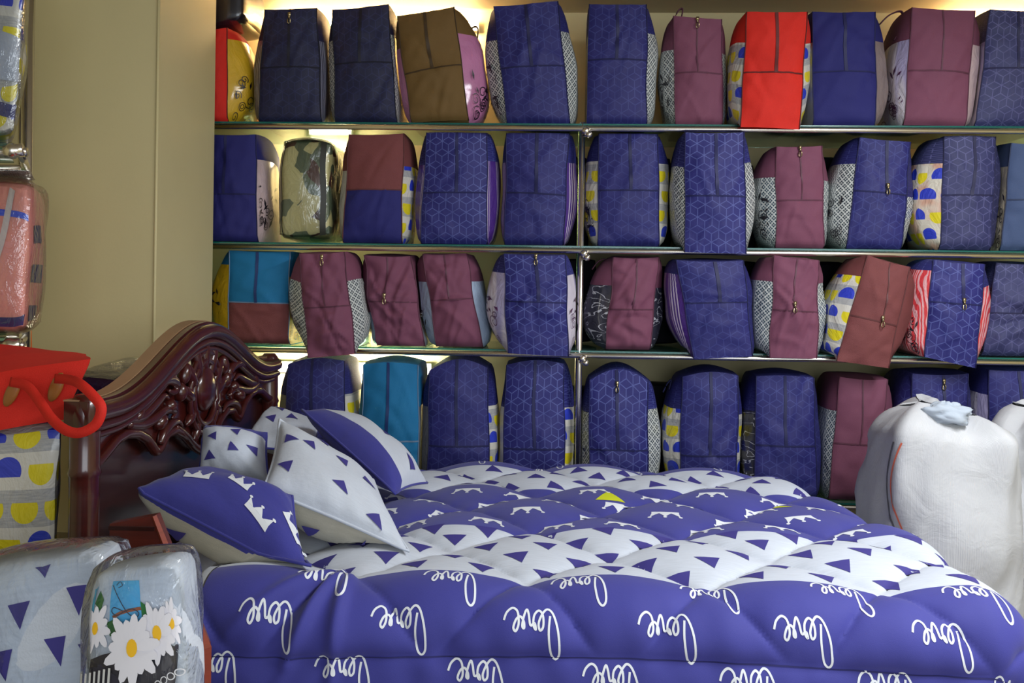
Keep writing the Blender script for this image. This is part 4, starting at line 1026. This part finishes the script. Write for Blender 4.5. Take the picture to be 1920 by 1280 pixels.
for k, q in enumerate(sp_):
    a, b = sp_[max(0, k-1)], sp_[min(len(sp_)-1, k+1)]; t_ = (b-a).normalized(); e = t_.cross(Vector((0.25, -1, 0.1))).normalized()
    V_ += [q+e*0.012, q-e*0.012]
    if k: F_.append((2*k-2, 2*k-1, 2*k+1, 2*k))
st.add(V_, F_); ho = st.build('carry_handle', RED, r); sol = ho.modifiers.new('thick', 'SOLIDIFY'); sol.thickness = 0.003
for q in ((22, 742, -0.5), (105, 732, -0.45)):
    cpos = atY(q[0], q[1], YB-0.02); MB().ball(cpos, 0.017, 0.006, 0.040, 12, 8, Matrix.Rotation(-q[2]*0.9, 3, 'Y')).build('handle_patch', simple('tan_leather', (150, 92, 40), 0.35, coat=0.4), r)
settle(r, 0.60)
# clear bag of navy bedding between headboard and pillar
softthing('bedding_bundle', 'clear plastic bundle of navy bedding behind the headboard', 'bundle',
          [Vector(q) for q in ((-1.47, 2.95, 0.005), (-1.26, 2.95, 0.005), (-1.26, 2.95, 1.01), (-1.47, 2.95, 1.04), (-1.47, 3.58, 0.005), (-1.26, 3.58, 0.005), (-1.26, 3.58, 1.03), (-1.47, 3.58, 1.06))], NAVY['faint'], bul=0.015, seed=4, film=0.03)
# rack on the near left with packed blankets
YL = 2.88
lr = empty('side_rack', (atY(49, 400, YL).x, YL, 0), 'chrome side rack holding wrapped blankets beside the pillar', 'shelf rack')
xp = atY(49, 400, YL).x
YP = YL+0.42; xq = atY(49, 400, YP).x
MB().tube([(xq, YP, 0), (xq, YP, 2.6)], 0.02, 14).build('post', chrome, lr); MB().tube([(xq-0.04, YP+0.03, 0), (xq-0.04, YP+0.03, 2.6)], 0.009, 10).build('post', chrome, lr)
MB().tube([(xp-1.2, YP, 0), (xp-1.2, YP, 2.6)], 0.02, 14).build('post', chrome, lr); MB().tube([(xp-1.2, YL, 0), (xp-1.2, YL, 2.6)], 0.02, 14).build('post', chrome, lr)
for y in (285, 648):
    z = atY(30, y, YL).z
    MB().tube([(xp-1.2, YL, z), (xp, YL, z)], 0.014, 12).build('rail', chrome, lr); MB().tube([(xp-1.2, YP, z), (xq, YP, z)], 0.014, 12).build('rail', chrome, lr)
    MB().tube([(xp-0.02, YL, z), (xq, YP, z)], 0.012, 12).build('rail', chrome, lr)
    MB().add([(xp-1.2, YL-0.02, z+h_) for h_ in (0.015, 0.023)]+[(xp-0.05, YL-0.02, z+h_) for h_ in (0.015, 0.023)]+[(xq-0.03, YP-0.025, z+h_) for h_ in (0.015, 0.023)]+[(xp-1.2, YP-0.025, z+h_) for h_ in (0.015, 0.023)], [(0, 2, 3, 1), (2, 4, 5, 3), (4, 6, 7, 5), (6, 0, 1, 7), (1, 3, 5, 7), (6, 4, 2, 0)]).build('glass_shelf', GLASS, lr, False)
    c = MB(); c.ball((xp-0.03, YL-0.025, z), 0.024, 0.024, 0.024); c.tube([(xp-0.05, YL-0.03, z-0.004), (xp+0.0, YL-0.02, z+0.004)], 0.02, 12); c.build('connector', chrome, lr)
zsh = atY(30, 648, YL).z+0.025
PEACH = simple('peach_fleece', (226, 150, 138), 0.8)
cP = corners_px((-90, 634), (47, 634), (58, 356), (-90, 352), YL-0.04, 0.30, skew=-0.11, zb=zsh)
r, c, P = softthing('wrapped_blanket', 'peach blanket with navy bands wrapped in clear plastic on the side rack', 'blanket', cP, PEACH, bul=0.02, seed=9, film=0.03, part='folded_blanket')
NB = simple('navy_band', (52, 54, 110), 0.8)
def band(uvs, wd, mat, nm, off=0.0025, fn=None):
    b_ = MB(); decal(b_, [ribbon2(uvs, wd)], fn or (lambda u, v: P(u, v, 0)), off); b_.build(nm, mat, r)
band([(i/16, 0.05) for i in range(17)], 0.085, NB, 'navy_stripe')
band([(i/16, 0.785) for i in range(17)], 0.045, simple('royal_blue_band', (48, 84, 214), 0.7), 'blue_stripe')
band([(lerp(0.55, 0.80, i/16), lerp(0.40, 0.97, i/16)) for i in range(17)], 0.075, simple('pale_ribbon', (206, 200, 196), 0.4), 'ribbon', 0.005)
for v0, v1 in ((0.60, 0.72), (0.34, 0.46), (0.06, 0.18)):
    band([(0.15+0.4*i/6, (v0+v1)/2) for i in range(7)], v1-v0, NB, 'navy_stripe', 0.0025, lambda u, v: P(1, v, u))
btop = settle(r, zsh-0.002)
cL = corners_px((-90, 351), (57, 353), (55, 337), (-90, 330), YL-0.035, 0.28, skew=-0.13, zb=max(q.z for q in cP)+0.024)
fp = softthing('flat_package', 'flat lattice-print package lying on the peach blanket', 'package', cL, win('lattice'), bul=0.004, seed=3, n=10)[0]; settle(fp, btop)
zs2 = atY(30, 285, YL).z+0.025
cU = corners_px((-90, 262), (28, 258), (52, -60), (-90, -60), YL-0.03, 0.32, skew=-0.19, zb=zs2)
r, c, P = softthing('duvet_pack', 'dotted duvet in a puffy clear plastic pack on the upper side rack', 'package', cU, win('dots'), bul=0.03, seed=5, film=0.02, part='folded_duvet')
band([(i/12, 0.52-0.10*(i/12)) for i in range(13)], 0.26, fabric('speckled_cotton', (176, 182, 196)), 'speckled_fold', 0.004)
band([(i/12, 0.27-0.16*(i/12)) for i in range(13)], 0.08, NB, 'navy_fold', 0.004); settle(r, zs2-0.002)
cO = corners_px((46, 640), (64, 640), (61, 283), (49, 283), YP+0.07, 0.05, skew=-0.03, zb=0.0)
op = softthing('orange_pack', 'thin orange and white pack tucked behind the side rack post', 'package', cO, simple('orange_film', (236, 120, 48), 0.35, coat=0.5), bul=0.003, seed=2, n=8)[0]; settle(op, 0)

# dark wooden cabinet with a sloping side, in front of the headboard
a, b_, c_, d_ = (atY(214, 982, 2.12), atY(290, 966, 2.12), atY(386, 1212, 2.12), atY(206, 1212, 2.12))
kx = (c_.x-b_.x)/(b_.z-c_.z)
def cab(z): return b_.x+kx*(b_.z-z) if z > c_.z else c_.x
cb = empty('bedside_cabinet', (a.x, 2.12, 0), 'dark red wooden cabinet with a sloping side beside the bed', 'cabinet')
RW = wood('red_brown_veneer', (92, 30, 20), 0.4)
xl_ = a.x-0.01
pts = [(xl_, 0), (c_.x, 0), (c_.x, c_.z), (b_.x, b_.z), (xl_, a.z)]
m = MB(); n_ = len(pts); m.add([(x, 2.12, z) for x, z in pts]+[(x, 2.15, z) for x, z in pts], [tuple(range(n_)), tuple(range(2*n_-1, n_-1, -1))]+[(i, n_+i, n_+(i+1) % n_, (i+1) % n_) for i in range(n_)])
m.build('cabinet_body', RW, cb, False)
MB().tube([b_+Vector((0, -0.004, 0)), c_+Vector((0, -0.004, 0)), Vector((c_.x, 2.116, 0.02))], [0.006, 0.014, 0.014], 4).build('edge_strip', wood('edge_strip_wood', (136, 50, 34), 0.35), cb, False)
MB().box((xl_, 2.114, a.z-0.012), (b_.x, 2.121, a.z-0.004)).build('top_lip', WOODD, cb, False)
sc_ = MB()
for k in range(7):
    q = atY(352+random.uniform(-9, 14), 1195+random.uniform(-18, 14), 2.09); sc_.tube([q, q+Vector((random.uniform(-.02, .02), -0.01, random.uniform(-.025, .025))), q+Vector((random.uniform(-.02, .02), -0.004, random.uniform(-.03, .03)))], [0.006, 0.008, 0.003], 5, flat=0.4)
tag(sc_.build('crumpled_foil', simple('silver_foil', (205, 210, 215), 0.2, 0.8), None, False, origin=atY(352, 1195, 2.09)), 'scrap of crumpled clear tape stuck on the cabinet', 'tape')

# low table out of view that carries the two packs
lt = empty('low_table', (-0.95, 1.6, 0), 'low wooden table under the daisy and triangle packs', 'table')
MB().box((-1.65, 1.42, 0.42), (-0.56, 2.0, 0.45)).build('table_top', WOODD, lt, False)
for x in (-1.62, -0.64):
    for y in (1.45, 1.93): MB().box((x, y, 0), (x+0.05, y+0.05, 0.42)).build('leg', WOODD, lt, False)
# triangle print pack
cT = corners_px((-110, 1500), (190, 1500), (184, 1047), (-110, 1096), 1.76, 0.13, zb=0.455)
for q in cT[4:]: q.x += 0.0
r, c, P = softthing('folded_duvet_pack', 'pale grey folded duvet with navy triangles in a clear pack', 'package', cT, pillow_cloth('grey'), bul=0.018, seed=7, film=0.012, part='folded_duvet')
Wt = (c[1]-c[0]).length; Ht = (c[3]-c[0]).length
for (x, y, s, a_) in ((42, 1190, 40, 0.1), (80, 1075, 34, 0.2), (148, 1150, 44, -0.4), (108, 1262, 40, 0.1), (15, 1290, 40, 0), (165, 1265, 30, 0)):
    u = (x+110)/297.0; v = 1-(y-lerp(1096, 1047, u))/(1500-lerp(1096, 1047, u)); su = s/297.0; sv = s*1.4/430.0
    b2 = MB(); decal(b2, [subtri((u-su*0.5, v+sv*0.45), (u+su*0.5, v+sv*0.55), (u+su*0.15, v-sv*0.55), 4)], lambda u, v: P(u, v, 0), 0.0015); b2.build('triangle_print', PN, r)
settle(r, 0.45)
# daisy pack
cD = corners_px((150, 1500), (346, 1500), (334, 1066), (158, 1092), 1.60, 0.10, zb=0.455)
r, c, P = softthing('daisy_bedding_pack', 'bedding pack printed with white daisies on blue in clear wrap', 'package', cD, pillow_cloth('grey'), bul=0.014, seed=11, film=0.010, part='folded_sheet')
LAY = [0]
def dpx(shape, rgb, nm):
    LAY[0] += 1
    V, Fc = shape; Q = []
    for x, y in V:
        u = (x-154)/188.0; v = 1-(y-lerp(1092, 1066, u))/(1500-lerp(1092, 1066, u)); Q.append((u, v))
    b2 = MB(); decal(b2, [(Q, Fc)], lambda u, v: P(min(1, max(0, u)), min(1, max(0, v)), 0), 0.0006+0.00022*LAY[0]); b2.build(nm, simple('print_%d_%d_%d' % rgb, rgb, 0.6, nz=0.08), r)
dpx(poly2([(205, 1085), (262, 1083), (268, 1180), (205, 1180)], 5), (88, 182, 226), 'sky_panel_print'); dpx(poly2([(160, 1093), (172, 1091), (168, 1160), (157, 1165)], 4), (70, 180, 220), 'sky_panel_print')
dpx(poly2([(165, 1235), (340, 1195), (342, 1330), (160, 1330)], 6), (52, 50, 62), 'dark_ground_print')
for q in ([(172, 1135), (182, 1110), (192, 1130), (186, 1152)], [(200, 1172), (222, 1162), (224, 1190), (208, 1196)], [(265, 1130), (280, 1140), (276, 1162), (268, 1160)]): dpx(poly2(q, 3), (40, 110, 52), 'leaf_print')
dpx(ribbon2([(212, 1162), (226, 1154), (244, 1148), (266, 1143)], 6), (140, 84, 62), 'ribbon_print')
for pts_ in ([(208, 1098), (222, 1125), (240, 1152), (256, 1160), (262, 1152), (250, 1145), (236, 1150), (220, 1158), (210, 1152), (214, 1144), (232, 1150)], [(216, 1098), (222, 1088), (228, 1098), (220, 1104)]): dpx(ribbon2(spline(pts_, 5), 1.6), (60, 62, 74), 'bow_print')
def daisy(cx, cy, R_, n_, sq=0.75):
    for k in range(n_):
        a_ = 2*math.pi*k/n_+0.2; ca, sa = math.cos(a_), math.sin(a_); L_ = R_*(0.9+0.15*math.sin(k*2.3)); w_ = R_*0.17
        ring = [(cx+sq*((0.12*R_+(L_-0.12*R_)*(0.5+0.5*math.cos(t)))*ca-w_*math.sin(t)*sa), cy+((0.12*R_+(L_-0.12*R_)*(0.5+0.5*math.cos(t)))*sa+w_*math.sin(t)*ca)) for t in np.linspace(0, 2*math.pi, 11)[:-1]]
        dpx(poly2(ring, 2), (226, 224, 232), 'petal_print')
    dpx(disc2((cx, cy), R_*0.14, R_*0.24, 12), (240, 186, 30), 'daisy_centre_print')
daisy(178, 1180, 48, 11); daisy(322, 1162, 48, 12, 0.45); daisy(297, 1182, 58, 14, 0.62); daisy(255, 1210, 66, 15)
for k in range(9): dpx(ribbon2([(150+k*9, 1262-k*2.2), (150+k*9, 1330)], 4), (206, 206, 204), 'stripe_print')
for k in range(6):
    cx, cy = 282+k*10, 1280-k*7.5; dpx(ribbon2([(cx+5*math.cos(t), cy+6*math.sin(t)) for t in np.linspace(0, 6.3, 14)], 1.6), (210, 210, 214), 'loop_print')
settle(r, 0.45)
